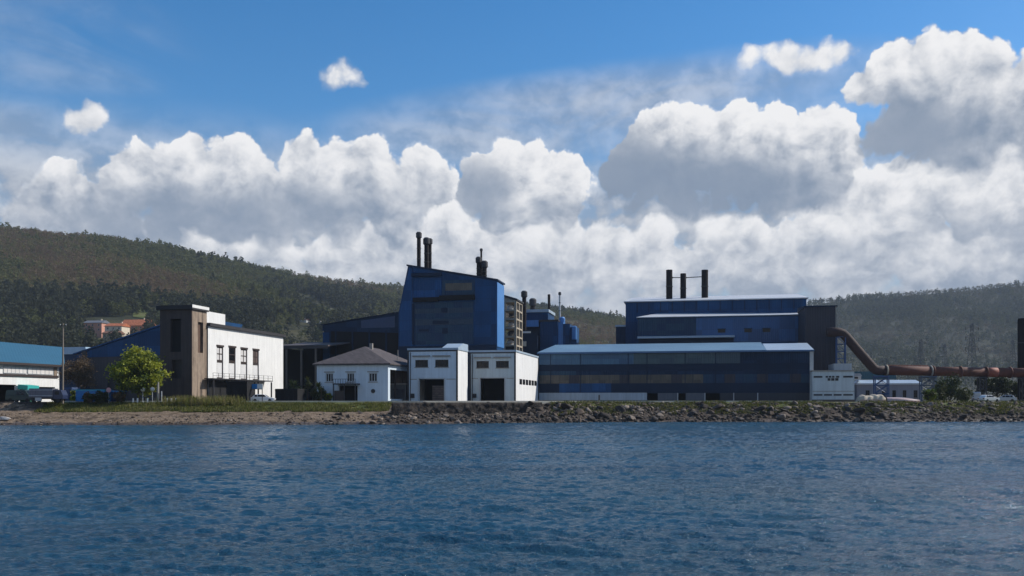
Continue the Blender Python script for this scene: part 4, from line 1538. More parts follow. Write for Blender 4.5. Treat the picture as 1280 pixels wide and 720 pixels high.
# ------------------------------------------------------------------ upper halls behind the long shed
def upper_halls():
    p = Plot(782, 250)
    t = p.thing('factory_hall', 'wide dark blue hall with a bleached white roof carrying three black stacks', 'factory hall')
    L = p.U(1008)
    H = p.Z(378); D = 20
    MB().box(0, L, 0, D, 0, H).build('wall', M['blue2'], t)
    rz = p.Z(371.2, 12, D) - .3
    MB().hexa([(-.5, -.6, H + .004), (L + .5, -.6, H + .004), (L + .5, D, H + .004), (-.5, D, H + .004)],
              [(-.5, -.6, H + .25), (L + .5, -.6, H + .25), (L, D, rz + .3), (.5, D, rz + .3)]).build('roof', M['roofwhite'], t)
    MB().box(p.U(769.5), -.01, 1, 14, 0, p.Z(408)).build('side_block', M['bluedark'], t)
    MB().box(p.U(769.5) - .2, -.01, .8, 14.2, p.Z(408) + .003, p.Z(408) + .5).build('side_roof', M['roofgrey'], t)
    a, c = p.U(797, -9), p.U(1005, -9)
    H2 = p.Z(397, 10, -9)
    MB().box(a, c, -9, -.01, 0, H2).build('front_hall', M['blue2'], t)
    z1 = p.Z(419, 10, -9)
    cut = a + (c - a) * .36
    MB().box(a, cut, -9.14, -9.004, z1, H2 - .2).build('front_cladding', M['bluegreen'], t)
    MB().box(cut + .02, c - .3, -9.12, -9.004, p.Z(429, 10, -9), H2 - .2).build('front_cladding', mat('bright_blue_cladding', (.012, .088, .235), .45, .3, .25, streak=.2, rib=.5, seams=4), t)
    MB().box(c - .28, c + .02, -9.14, -9.004, 0, H2).build('corner_pipe', M['dark'], t)
    MB().hexa([(a - .3, -9.6, H2 + .004), (c + .3, -9.6, H2 + .004), (c + .3, -.02, H2 + .004), (a - .3, -.02, H2 + .004)],
              [(a - .3, -9.6, H2 + .18), (c + .3, -9.6, H2 + .18), (c, -.02, p.Z(390.8, c, 0)), (a + 5, -.02, p.Z(392, 5, 0))]).build('front_roof', M['roofwhite'], t)
    MB().box(a, p.U(918, -9), -10.2, -9.15, z1 - .9, z1 - .35).build('canopy', M['roofgrey'], t)
    MB().box(a + .2, p.U(917, -9), -9.2, -9.005, 0, z1 - .95).build('lower_band', M['navy'], t)
    for px in (902, 935, 958):
        u = p.U(px, -9)
        w = MB().box(u - .95, u + .95, -9.2, -9.124, p.Z(416, 10, -9) - .2, p.Z(413, 10, -9)).build('window', M['glass'], t)
        MB().box(u - 1.1, u + 1.1, -9.34, -9.126, p.Z(413, 10, -9) + .01, p.Z(413, 10, -9) + .2).build('hood', M['navy'], w)
    rng = random.Random(9)
    n = 15
    for i in range(1, n):
        u = L * i / n
        MB().box(u - .1, u + .1, -.12, -.004, p.Z(390.5, 10, 0) + .1, H - .1).build('rib', M['navy'], t)


upper_halls()


def grey_block():
    p = Plot(1006.5, 218)
    t = p.thing('factory_block', 'windowless charcoal block at the right end of the long striped shed', 'factory block')
    L = p.U(1045.5); H = p.Z(384)
    zb = p.Z(463)
    MB().box(0, L, 0, 15, 0, H).build('wall', M['charcoal'], t)
    MB().hexa([(-.2, -.25, H + .004), (L + .25, -.25, H + .004), (L + .25, 15, H + .004), (-.2, 15, H + .004)],
              [(-.2, -.25, H + .35), (L + .25, -.25, H + .3), (L + .25, 15, H + .3), (-.2, 15, H + 1.3)]).build('roof', M['navy'], t)
    MB().box(L - .25, L + .06, -.08, -.004, zb, H).build('corner_trim', M['concrete'], t)
    MB().box(.5, L - .5, -.1, -.004, zb - .4, zb).build('band', M['navy'], t)


grey_block()


def white_annex():
    p = Plot(1015.5, 198)
    t = p.thing('annex', 'white low annex with dark louvre slots between the long striped shed and the rusty pipe', 'annex')
    L = p.U(1068); H = p.Z(464.5); D = 12
    b = shell(p, L, D, H)
    b.build('wall', M['greygreen'], t)
    MB().box(-.1, L + .15, -.15, D + .1, H + .004, H + .3).build('roof', M['concrete'], t)
    MB().box(p.U(1045), L, 3, D - .5, H + .31, p.Z(454)).build('upper_block', mat('mid_grey_render', (.33, .36, .38), .8, .2, .5, streak=.2), t)
    rows = ((470, 472.2, ((1017, 1028), (1032, 1035), (1036, 1039), (1040, 1043), (1045, 1049), (1054, 1066))),
            (472.8, 476, ((1034.5, 1038), (1039, 1043), (1044, 1048))),
            (492.6, 494.6, ((1017, 1028), (1030, 1040), (1042, 1052), (1054, 1066))))
    for z1, z0, xs in rows:
        for a, c in xs:
            MB().box(p.U(a), p.U(c), -.06, -.004, p.Z(z0), p.Z(z1)).build('louvre', M['dark'], t)
    MB().box(0, L, -.05, -.004, p.Z(489.5), p.Z(488.8)).build('band', M['concrete'], t)
    MB().box(-.1, L + .1, -.12, -.004, 0, .5).build('plinth', mat('brown_plinth', (.09, .075, .06), .9, .3, .5), t)


white_annex()


# three stacks joined by link pipes
YS = 256
for px, r, top, base, lab in ((836.6, .92, 337.5, 376, 'left of the three fat black stacks on the bleached white roof'),
                              (854, .85, 342, 374, 'middle and slightly shorter of the three fat black stacks on the white roof'),
                              (881, .95, 337.5, 376, 'right of the three fat black stacks on the bleached white roof')):
    stack(px, YS, top, 379.5, r, lab, False, bands=1)
a, c, d = at(836.6, YS, hz(347, YS)), at(854, YS, hz(347, YS)), at(881, YS, hz(347, YS))
for q, s, lab, dz in ((a, c, 'short link pipe joining the left and middle black stacks', 0), (c, d, 'longer link pipe joining the middle and right black stacks', .25)):
    dd = (s - q).normalized()
    t = thing('link_pipe', lab, 'pipe', q, 0, 'link pipes between the stacks')
    ln = (s - q).length
    MB().tube([(dd.x * .9, dd.y * .9, 0), (dd.x * (ln - .9), dd.y * (ln - .9), dz)], .13, 8).build('pipe', M['dark'], t)
    MB().tube([(dd.x * .95, dd.y * .95, 0), (dd.x * 1.1, dd.y * 1.1, 0)], .24, 10).build('flange', M['dark'], t)
# ------------------------------------------------------------------ sea walls
stone = patches('dark_wall_stone', [(.022, .018, .015), (.055, .044, .036), (.10, .082, .066)], .9, .9, 8, .25, 1.6)


def strip_wall(name, label, x0, x1, da, db, z0, z1, n, m, amp):
    """a rough stone wall following the waterline"""
    xs = np.linspace(x0, x1, n)
    b = []
    rows = 7
    for j in range(rows + 1):
        f = j / rows
        d = da + (db - da) * f
        b.append(np.stack([xs, wl(xs) + d + amp * snoise(xs * 1.1, xs * 0 + j * 2.3, 3, 3), np.full(n, z0 + (z1 - z0) * f) + (amp * .5 * snoise(xs * .8, xs * 0 + j, 8, 2) if 0 < j < rows else 0)], -1))
    b.append(np.stack([xs, wl(xs) + db + .75, np.full(n, z1)], -1))
    b.append(np.stack([xs, wl(xs) + db + .75, np.full(n, z0)], -1))
    V = np.concatenate(b)
    i = (np.arange(rows + 2)[:, None] * n + np.arange(n - 1)[None, :]).ravel()
    o = npmesh(name, V, np.stack([i, i + 1, i + 1 + n, i + n], 1), m)
    return tag(o, label, 'sea wall')


strip_wall('sea_wall', 'dark rough stone sea wall below the two white halls', -20.5, 5.5, 6.35, 6.75, 1.1, G - .02, 190, stone, .34)
strip_wall('sea_wall', 'dark sloping stone revetment on the beach at the left edge', -132, -79.5, 11.0, 12.6, 1.9, G + .1, 160, stone, .25)


# ------------------------------------------------------------------ stones, pebbles, boulders
def rock_arrays(seed, n=2):
    import bmesh
    bm = bmesh.new()
    bmesh.ops.create_icosphere(bm, subdivisions=n, radius=1)
    V = np.array([v.co[:] for v in bm.verts]); Fc = np.array([[v.index for v in f.verts] for f in bm.faces])
    bm.free()
    rng = np.random.default_rng(seed)
    for _ in range(13):                              # chop flat faces
        d = rng.normal(size=3); d /= np.linalg.norm(d)
        h = V @ d
        c = rng.uniform(.38, .75)
        V = V - np.maximum(h - c, 0)[:, None] * d[None, :]
    V *= np.array([1.25, .95, .72])
    return V, Fc


def rubble():
    rng = np.random.default_rng(5)
    N = 9000
    x = rng.uniform(-108, 118, N)
    d = rng.uniform(-.6, 9, N)
    y = wl(x) + d + snoise(x / 9, x * 0, 4, 3) * .9
    rocky = x > 2
    keep = (rocky & (d < 8)) | (~rocky & (d < 9) & (rng.random(N) < .75)) | ((x > -22) & (x < 3) & (d < 6))
    x, y, d, rocky = x[keep], y[keep], d[keep], rocky[keep]
    z = bank(x, d)
    N = len(x)
    sz = rng.gamma(2.0, .055, N) + .05
    sz = np.where(rocky | (x > -22), sz * 1.9, sz * .9)
    Vs, Fs, mi, off = [], [], [], 0
    base = [rock_arrays(k, 1) for k in range(6)]
    for k in range(N):
        V, Fc = base[k % 6]
        a = rng.random() * 6.28
        ca, sa = math.cos(a), math.sin(a)
        q = V * sz[k]
        q = np.stack([q[:, 0] * ca - q[:, 1] * sa, q[:, 0] * sa + q[:, 1] * ca, q[:, 2]], -1) + np.array([x[k], y[k], z[k]])
        Vs.append(q); Fs.append(Fc + off); off += len(V)
        t = rng.random()
        mi.append(np.full(len(Fc), 0 if t < .5 or (z[k] < .55 and x[k] > -20) else (1 if t < .82 else 2)))
    ms = [mat('dark_stone', (.035, .027, .022), .9, .4, 2), mat('brown_stone', (.10, .07, .048), .9, .35, 2), mat('pale_stone', (.22, .175, .135), .9, .3, 2)]
    tag(npmesh('rubble', np.concatenate(Vs), np.concatenate(Fs), ms, mi=np.concatenate(mi)), 'loose stones and shingle along the water line', None, None, 'stuff')


rubble()


def boulders():
    rng = np.random.default_rng(15)
    ms = [mat('boulder_dark', (.025, .019, .016), .9, .5, 1.2, bump=.05, tint=(.065, .05, .04)), mat('boulder_brown', (.06, .042, .03), .9, .5, 1.2, bump=.05, tint=(.13, .092, .066)),
          mat('boulder_pale', (.16, .125, .10), .9, .4, 1.2, bump=.05, tint=(.26, .21, .17))]
    protos = []
    for k in range(9):
        V, Fc = rock_arrays(100 + k, 3)
        V = V + .05 * np.stack([snoise(V[:, 0] * 3, V[:, 1] * 3 + V[:, 2], k, 3)] * 3, -1)
        me = npmesh('boulder', V, Fc, ms[[0, 0, 1, 0, 1, 0, 2, 1, 2][k]])
        protos.append(me)
    labels = ['dark jagged boulder in the rocky shore below the factory', 'brown jagged boulder in the rocky shore below the factory', 'pale grey boulder in the rocky shore below the factory']
    n = 0
    spots = []
    for k in range(230):
        x = rng.uniform(1, 100) if k > 56 else rng.uniform(-22, 1)
        d = rng.uniform(.2, 7.2 if x > 5 else 6.2)
        spots.append((x, d, (.38 + .75 * rng.random() ** 2.2) * (1.15 if 2 < x < 70 else .85)))
    spots += [(rng.uniform(-31, -19), rng.uniform(.5, 8.5), rng.uniform(.35, .75)) for _ in range(26)]
    spots += [(rng.uniform(2.5, 9), rng.uniform(5.2, 7.4), rng.uniform(.6, 1.1)) for _ in range(14)]
    spots.append((at(968, 162).x, 4.5, 1.0))
    for k, (x, d, r) in enumerate(spots):
        p = protos[k % 9] if k < len(spots) - 1 else protos[6]
        o = p if k < 9 else p.copy()
        if k >= 9:
            COL.objects.link(o)
        y = float(wl(x) + snoise(np.array([x / 9]), np.array([0.0]), 4, 3)[0] * .9 + d)
        o.location = (x, y, float(bank(np.array([x]), np.array([d]))[()] if np.ndim(bank(np.array([x]), np.array([d]))) == 0 else bank(np.array([x]), np.array([d]))[0]) + r * .12)
        o.rotation_euler = (rng.uniform(-.5, .5), rng.uniform(-.6, .6), rng.uniform(0, 6.28))
        o.scale = (r, r, r * rng.uniform(.7, 1.2))
        i = ms.index(o.data.materials[0])
        tag(o, labels[i], 'boulder', ['dark boulders on the rocky shore', 'brown boulders on the rocky shore', 'pale boulders on the rocky shore'][i])


boulders()


# ------------------------------------------------------------------ grass
def blades(name, label, pts, h, w, mats, seed, lean=.35):
    rng = np.random.default_rng(seed)
    n = len(pts)
    a = rng.random(n) * 6.28
    hh = h * rng.uniform(.5, 1.3, n)
    dx = np.stack([np.cos(a), np.sin(a), 0 * a], -1) * (w * rng.uniform(.6, 1.4, n))[:, None]
    tip = np.stack([rng.normal(0, lean, n) * hh, rng.normal(0, lean, n) * hh, hh], -1)
    V = np.stack([pts - dx, pts + dx, pts + tip + dx * .25, pts + tip - dx * .25], 1).reshape(-1, 3)
    return tag(npmesh(name, V, np.arange(4 * n).reshape(-1, 4), mats, mi=rng.integers(0, len(mats), n)), label, None, None, 'stuff')


G1 = leafmat('grass_green', (.10, .125, .02), (.18, .19, .035), .5, .3)
G2 = leafmat('grass_dry', (.15, .135, .045), (.25, .21, .08), .5, .3)
G3 = leafmat('grass_dark', (.03, .045, .012), (.06, .07, .018), .5, .3)


def grass():
    rng = np.random.default_rng(8)

    def pts(x0, x1, d0, d1, n, seed, thr=-.5):
        x = rng.uniform(x0, x1, n); d = rng.uniform(d0, d1, n)
        k = snoise(x / 3.0, d / 1.5, seed, 4) > thr
        x, d = x[k], d[k]
        y = wl(x) + snoise(x / 9, x * 0, 4, 3) * .9 + d
        return np.stack([x, y, bank(x, d) - .03], -1)
    blades('bank_grass', 'rough green grass on the bank above the beach', pts(-80, -21.5, 10.0, 15.6, 31000, 3), .34, .06, [G1, G1, G2, G3], 1)
    blades('verge_grass', 'thin grass along the top of the rocky shore', pts(7, 110, 2.8, 9.2, 36000, 6, -.2), .34, .065, [G1, G2, G3, G3], 2)
    x = np.concatenate([rng.normal(at(250, 154).x, 3.2, 1500), rng.normal(at(228, 154).x, 1.5, 500), rng.normal(at(288, 154).x, 1.2, 260)])
    d = rng.uniform(13.2, 16.2, len(x))
    P = np.stack([x, wl(x) + d, bank(x, d)], -1)
    blades('tall_grass', 'tall dry reed grass on the bank in front of the white warehouse', P, 1.25, .05, [G2, G2, G1], 4, .22)


grass()


# ------------------------------------------------------------------ trees
def limb_paths(base, H, rng, n=9, spread=.5, start=.3):
    P = []
    for k in range(n):
        a = k * 2.4 + rng.uniform(-.4, .4)
        z0 = H * (start + .45 * k / n)
        r = H * spread * rng.uniform(.5, .95) * (1 - .4 * k / n)
        P.append(([(0, 0, z0), (r * .45 * math.cos(a), r * .45 * math.sin(a), z0 + r * .45), (r * math.cos(a + .2), r * math.sin(a + .2), z0 + r * rng.uniform(.7, 1.0))], H * .011))
    return P


def tree(name, label, cat, loc, H, W, leaf, mats, seed, clumps=60, per=90, z0=.22, group=None, trunk_r=.02, shape=1.0, csize=.16, bare=False):
    """a tapered trunk with limbs and a crown of leaf clumps spread through an uneven volume"""
    rng = np.random.default_rng(seed)
    rr = random.Random(seed)
    t = thing(name, label, cat, loc, 0, group)
    b = MB()
    r0 = H * trunk_r
    b.tube([(0, 0, -.15), (.02 * H * rr.uniform(-1, 1), .01 * H, H * .3), (.03 * H * rr.uniform(-1, 1), 0, H * .6), (0, 0, H * .86)], [r0 * 1.3, r0, r0 * .6, r0 * .15], 9)
    tips = []
    for pts, r in limb_paths((0, 0, 0), H, rr, 14 if bare else 9, W / H * .55, z0 + .06):
        b.tube(pts, [r * 1.4, r, r * .3], 6)
        tips.append(pts[-1])
        if bare:
            for _ in range(7):
                q = Vector(pts[1]).lerp(Vector(pts[2]), rr.random())
                e = q + Vector((rr.gauss(0, 1), rr.gauss(0, 1), abs(rr.gauss(.6, .6)))).normalized() * H * rr.uniform(.1, .22)
                b.tube([q, q.lerp(e, .5) + Vector((0, 0, .1)), e], [r * .5, r * .35, r * .12], 4)
                tips.append(tuple(e))
    b.build('trunk', mat('tree_bark', (.07, .05, .036), .95, .4, 3, bump=.03), t)
    cz = H * (z0 + 1) / 2
    hh = H * (1 - z0) / 2
    C = []
    while len(C) < clumps:
        d = rng.normal(size=3); d /= np.linalg.norm(d)
        q = d * rng.random() ** .42
        w = W / 2 * (1 - .32 * shape * max(0, q[2])) * (.82 + .36 * rng.random())
        C.append([q[0] * w, q[1] * w, cz + q[2] * hh * (.86 + .2 * rng.random())])
    if bare:
        C = C[:clumps // 3] + [list(q) for q in tips]
    C = np.array(C)
    cs = W * csize
    P = np.repeat(C, per, 0) + rng.normal(size=(len(C) * per, 3)) * np.array([cs, cs, cs * .62]) * .5
    V, Q = leaf_quads(P, leaf * rng.uniform(.6, 1.4, len(P)), rng, .25)
    mi = np.repeat(rng.integers(0, len(mats), len(C)), per)
    npmesh('crown', V, Q, mats, t, mi=mi)
    return t


LIME = [leafmat('lime_leaf', (.22, .25, .018), (.36, .37, .04), .9, .4), leafmat('fresh_leaf', (.17, .20, .018), (.28, .30, .032), .9, .4), leafmat('deep_leaf', (.05, .085, .014), (.11, .15, .022), .9, .3)]
BROWNL = [leafmat('russet_bud', (.10, .065, .035), (.19, .13, .07), 1.2, .25), leafmat('brown_bud', (.07, .048, .028), (.13, .09, .05), 1.2, .25)]
DARKL = [leafmat('dark_leaf', (.016, .026, .011), (.036, .05, .018), .8, .2), leafmat('mid_leaf', (.026, .042, .014), (.055, .072, .022), .8, .2)]
OLIVE = [leafmat('olive_leaf', (.045, .055, .018), (.09, .095, .03), .8, .2), leafmat('mid_leaf', (.03, .045, .015), (.06, .08, .025), .8, .2)]

pz = at(173, 156)
tree('broadleaf_tree', 'bright lime green round tree standing in front of the dark workshop', 'tree', pz, 9.7, 7.7, .27, LIME, 11, 130, 150, .12, csize=.15)
tree('bare_tree', 'brown almost leafless tree beside the tall pole', 'tree', at(98, 166), 8.3, 6.2, .15, BROWNL, 12, 60, 60, .2, csize=.14, bare=True)


def bush(label, px, Y, w, h, mats, seed, leaf=.22, clumps=26, name='bush', group=None):
    rng = np.random.default_rng(seed)
    t = thing(name, label, 'bush', at(px, Y), 0, group)
    C = rng.normal(size=(clumps, 3)); C /= np.linalg.norm(C, axis=1, keepdims=True)
    C *= rng.random((clumps, 1)) ** .5
    C = C * np.array([w / 2, w / 2, h * .5]) + np.array([0, 0, h * .5])
    P = np.repeat(C, 70, 0) + rng.normal(size=(clumps * 70, 3)) * w * .09
    P[:, 2] = np.maximum(P[:, 2], .02)
    V, Q = leaf_quads(P, leaf * rng.uniform(.6, 1.4, len(P)), rng)
    npmesh('foliage', V, Q, mats, t, mi=np.repeat(rng.integers(0, len(mats), clumps), 70))
    b = MB()
    for k in range(5):
        a = k * 1.3
        b.tube([(.05 * math.cos(a), .05 * math.sin(a), -.05), (w * .2 * math.cos(a), w * .2 * math.sin(a), h * .4), (w * .33 * math.cos(a), w * .33 * math.sin(a), h * .8)], [.05, .035, .012], 5)
    b.build('stem', mat('tree_bark', (.07, .05, .036)), t)
    return t


bush('dark green bush in front of the bright blue container', 126, 152.8, 2.4, 1.9, DARKL, 21)
bush('olive tan bush at the left end of the bright blue container', 112, 152.6, 1.9, 1.5, BROWNL + OLIVE, 22)
bush('small fresh green bush at the foot of the brown bare tree', 94, 157, 1.8, 2.0, LIME, 23)
bush('low bush at the foot of the tall pole', 72.5, 151, 1.6, 1.3, OLIVE, 24)
bush('dry tan bush between the bright green tree and the blue container', 150, 154, 2.0, 1.7, OLIVE + BROWNL, 25)
bush('wide dark bush before the open shed', 370, 173, 3.4, 3.2, DARKL, 26)
bush('low olive bush at the left corner of the hip roofed house', 398, 169.5, 2.6, 2.8, OLIVE, 27)
bush('small bush under the left window of the hip roofed house', 410, 170, 1.7, 1.6, OLIVE + LIME, 28)
bush('round dark bush below the rusty pipe, right of the lattice trestle', 1187, 192, 5.2, 5.6, DARKL, 29, .3, 34)
bush('olive bush beside the round dark bush below the rusty pipe', 1174, 188, 3.4, 4.4, OLIVE, 30, .28)
bush('low scrub bush below the pipe near the tall pylon', 1204, 184, 3.2, 2.6, OLIVE, 32, .26)
bush('grassy green bush on the bank right of the lattice trestle', 1162, 176, 2.6, 2.4, OLIVE + LIME, 33, .26)
for k, (px, Y, w, h, mm, lab) in enumerate(((1229, 218, 5.0, 7.2, DARKL, 'tall dark cone shaped tree below the red pipe section'), (1247, 220, 6.0, 6.6, DARKL, 'dark leafy tree behind the parked white cars'),
                                             (1262, 222, 6.6, 6.0, DARKL + OLIVE, 'dark broad tree near the foot of the vertical duct'), (1283, 222, 7.0, 6.4, OLIVE, 'olive tree at the right edge of the shore'))):
    tree('broadleaf_tree' if k else 'conifer_tree', lab, 'tree', at(px, Y), h, w, .3, mm, 60 + k, 34, 60, .1, shape=2.2 if k == 0 else .8)


def yucca(px, Y, H, label, seed):
    rr = random.Random(seed)
    t = thing('palm', label, 'palm', at(px, Y))
    MB().tube([(0, 0, -.1), (.08, .02, H * .35), (.02, 0, H * .62)], [.2, .15, .12], 8).build('trunk', mat('tree_bark', (.07, .05, .036)), t)
    lf = MB()
    for head in range(3):
        hx, hy, hz_ = rr.uniform(-.5, .5), rr.uniform(-.4, .4), H * rr.uniform(.5, .72)
        lf.tube([(.03, 0, H * .45), (hx, hy, hz_)], [.09, .06], 6)
        for k in range(46):
            a = rr.uniform(0, 6.28); e = rr.uniform(-.5, 1.35); ln = H * rr.uniform(.22, .34)
            d = Vector((math.cos(a) * math.cos(e), math.sin(a) * math.cos(e), math.sin(e)))
            s = Vector((-math.sin(a), math.cos(a), 0)) * .055
            o = Vector((hx, hy, hz_)); m = o + d * ln * .55; q = o + d * ln + Vector((0, 0, -ln * .18))
            lf.add([o - s, o + s, m + s, m - s, q], [(0, 1, 2, 3), (3, 2, 4)])
    lf.build('fronds', DARKL[1] if seed % 2 else OLIVE[0], t)


yucca(366, 168, 5.0, 'spiky palm left of the pair before the open shed', 1)
yucca(384, 170, 5.6, 'tallest spiky palm in front of the open shed', 2)
yucca(401, 168.5, 4.6, 'spiky palm against the left corner of the hip roofed house', 3)


# trees and houses on the lower slope
def on_hill(px, Y):
    x = (px - 640) / F * Y
    return Vector((x, Y, float(hill_z(np.array([x]), np.array([float(Y)]), CREST_A, 330)[0])))


def slope_trees():
    rng = random.Random(41)
    prot = [tree('slope_tree', 'tree', 'tree', (0, 0, 0), 11, 8.5, .75, DARKL, 70, 46, 22, .12), tree('slope_tree', 'tree', 'tree', (0, 0, 0), 9, 7.5, .7, OLIVE, 71, 42, 22, .1),
            tree('slope_tree', 'tree', 'tree', (0, 0, 0), 14, 7, .75, DARKL, 72, 46, 22, .12, shape=1.8)]
    labs = ['rounded dark tree on the lower slope by the hillside houses', 'olive green tree on the lower slope by the hillside houses', 'tall pointed dark tree on the lower slope by the hillside houses']
    grp = ['rounded trees on the lower slope', 'olive trees on the lower slope', 'pointed trees on the lower slope']
    k = 0
    used = [0, 0, 0]
    spots = [(rng.uniform(-20, 104), rng.uniform(470, 640)) for _ in range(44)] + [(rng.uniform(100, 200), rng.uniform(440, 500)) for _ in range(14)] + \
            [(rng.uniform(108, 190), rng.uniform(655, 720)) for _ in range(12)] + [(rng.uniform(92, 190), rng.uniform(505, 585)) for _ in range(20)] + [(rng.uniform(335, 410), rng.uniform(660, 860)) for _ in range(18)] + [(rng.uniform(728, 775), rng.uniform(560, 900)) for _ in range(12)]
    for px, Y in spots:
        i = rng.randrange(3)
        sc = rng.uniform(.55, 1.0) * (.42 if 90 < px < 192 and 500 < Y < 590 else 1)
        p = on_hill(px, Y)
        p.z -= .3
        if used[i]:
            dup(prot[i], p, rng.uniform(0, 6), scale=sc)
        else:
            o = prot[i]
            o.location = p; o.scale = (sc,) * 3
            o['label'] = labs[i]; o['group'] = grp[i]
            used[i] = 1


slope_trees()


def cottage(px0, px1, Y, ptop, peave, label, wall, roof, D=9, rot=.15, ridge='u', nwin=3, storeys=2):
    g = on_hill((px0 + px1) / 2, Y)
    p = Plot(px0, Y, rot, g.z - 1.0)
    t = p.thing('house', label, 'house')
    L = p.U(px1)
    H = max(2.5, hz(peave, Y) - p.o.z); zr = max(H + 1.2, hz(ptop, Y) - p.o.z)
    hol = []
    for s in range(storeys):
        z1 = H - .6 - s * 2.9
        if z1 - 1.4 < .6:
            break
        for i in range(nwin):
            x = L * (i + .5) / nwin
            hol.append((x - .6, x + .6, z1 - 1.4, z1))
    shell(p, L, D, H, hol).build('wall', wall, t)
    for h in hol:
        pane(t, (0, 0, 0), (1, 0, 0), *h, .2, nv=2, fm=M['framew'], bar=.12)
    MB().box(L * .42, L * .42 + 1.2, -.05, -.004, .2, 2.3 if not hol or hol[-1][2] > 2.5 else 1.0).build('door', M['frame'], t)
    e = .5
    r = MB()
    r.prism([(-e, H + .01), (D + e, H + .01), (D + e, H + .2), (D / 2, zr), (-e, H + .2)], 'x', -e, L + e)
    ro = r.build('roof', roof, t)
    MB().box(L * .7, L * .7 + .8, D / 2 + .3, D / 2 + 1.0, zr - 1.5, zr + .9).build('chimney', M['cream'], ro)


gt = mat('grey_roof_sheet', (.12, .13, .15), .8, .2, .5)
cottage(104, 127, 572, 400, 404, 'pink hillside house with a grey roof, leftmost of the hillside houses', M['brickpink'], gt)
cottage(131, 152, 558, 403.5, 408, 'cream hillside house with an orange roof between the pink and the orange roofed houses', M['cream'], M['orangetile'])
cottage(149, 181, 588, 398.5, 407.5, 'long hillside house with a broad orange roof beside the rusty tower', mat('salmon_render', (.45, .22, .13), .85, .25, .4), M['orangetile'], 14)
cottage(128, 146, 532, 413, 417, 'small tan hillside house below the cream one', mat('tan_render', (.30, .25, .18), .85, .25, .5), mat('brown_tile', (.16, .08, .05), .9, .3, .5), 8)
cottage(343, 360, 790, 409, 412.5, 'orange roofed hillside house above the white warehouse roof', M['cream'], M['orangetile'])
cottage(366, 383, 770, 414.5, 418, 'white hillside house left of the pale block above the open shed', M['white'], mat('brown_tile', (.16, .08, .05)), 9)
cottage(385, 403, 760, 414, 417, 'pale grey hillside block above the open shed', M['framew'], gt, 9)


def meadow():
    px = np.linspace(166, 212, 24)
    Yv = np.linspace(648, 690, 14)
    PX, YY = np.meshgrid(px, Yv)
    Xg = (PX - 640) / F * YY
    Z = hill_z(Xg, YY, CREST_A, 330) + .5
    V = np.stack([Xg, YY, Z], -1).reshape(-1, 3)
    i = (np.arange(13)[:, None] * 24 + np.arange(23)[None, :]).ravel()
    tag(npmesh('meadow', V, np.stack([i, i + 1, i + 25, i + 24], 1), patches('meadow_grass', [(.06, .085, .02), (.10, .125, .03), (.13, .13, .045)], .05, .95, 6, 0)), kind='structure')


meadow()


# ------------------------------------------------------------------ poles, lamps, bollards
def pole():
    Y = 150.5
    t = thing('utility_pole', 'tall weathered pole rising beside the brown bare tree', 'pole', at(78.5, Y))
    h = hz(404, Y) - G
    MB().tube([(0, 0, -.2), (.02, 0, h * .5), (.06, 0, h)], [.17, .14, .10], 10).build('shaft', mat('weathered_wood', (.22, .18, .14), .9, .3, 1, streak=.3), t)
    MB().box(-.5, .62, -.06, .06, h - .5, h - .36).build('crossarm', M['dark'], t)
    for x in (-.42, .54):
        MB().lathe([(.05, h - .356), (.09, h - .26), (.04, h - .16)], x, 0, 8).build('insulator', M['framew'], t)


pole()


def lamp(px, Y, label, top):
    t = thing('lamp', label, 'lamp', at(px, Y), 0, 'globe lamps by the green tree')
    h = hz(top, Y) - G
    MB().lathe([(.16, 0), (.1, .1), (.055, .2), (.05, h - .75)], n=10).build('post', M['framew'], t)
    MB().lathe([(.09, h - .745), (.30, h - .6), (.40, h - .36), (.30, h - .1), (.10, h), (.02, h + .04)], n=16).build('globe', mat('milky_globe', (.62, .62, .60), .35, .08, 2), t, True)
    MB().lathe([(.13, h - .80), (.13, h - .748)], n=12).build('collar', M['dark'], t)


lamp(178.5, 154.5, 'white globe lamp on a short post, left one before the green tree', 484.5)
lamp(190.5, 154.5, 'white globe lamp on a short post, right one before the green tree', 484)


def post_thing(px, Y, top, r, label, m, name='post', cat='post', group=None):
    t = thing(name, label, cat, at(px, Y), 0, group)
    h = hz(top, Y) - G
    MB().lathe([(r, -.05), (r, h - r), (r * .8, h - r * .3)], n=10).build('shaft', m, t)
    MB().lathe([(r * 1.1, h - r * .29), (r * 1.15, h - r * .1), (r * .4, h)], n=10).build('cap', m, t)
    return t


post_thing(197.5, 154.5, 477.5, .2, 'thick grey concrete post right of the globe lamps', M['concrete'])
post_thing(202, 154.5, 489, .09, 'thin pale post beside the thick concrete post', M['framew'])
post_thing(749, 170.5, 493.5, .16, 'dark mooring post at the quay edge before the long striped shed', M['dark'])
for k, px in enumerate((166.5, 172, 184.5, 209, 214, 220)):
    post_thing(px, 154, 497.6, .15, 'low white bollard along the quay near the globe lamps', M['white'], 'bollard', 'bollard', 'low white bollards')


def round_sign():
    Y = 153
    t = thing('sign', 'round pink sign on a post beside the bright blue container', 'sign', at(136, Y))
    h = hz(484.5, Y) - G
    b = MB(); b.prism([(.42 * math.cos(k * math.pi / 10), h - .42 + .42 * math.sin(k * math.pi / 10)) for k in range(20)], 'y', -.06, -.02)
    b.build('disc', mat('faded_pink_paint', (.52, .26, .26), .6, .15, 1), t)
    MB().tube([(0, 0, -.1), (0, 0, h - .05)], .045, 8).build('post', M['framew'], t)


round_sign()


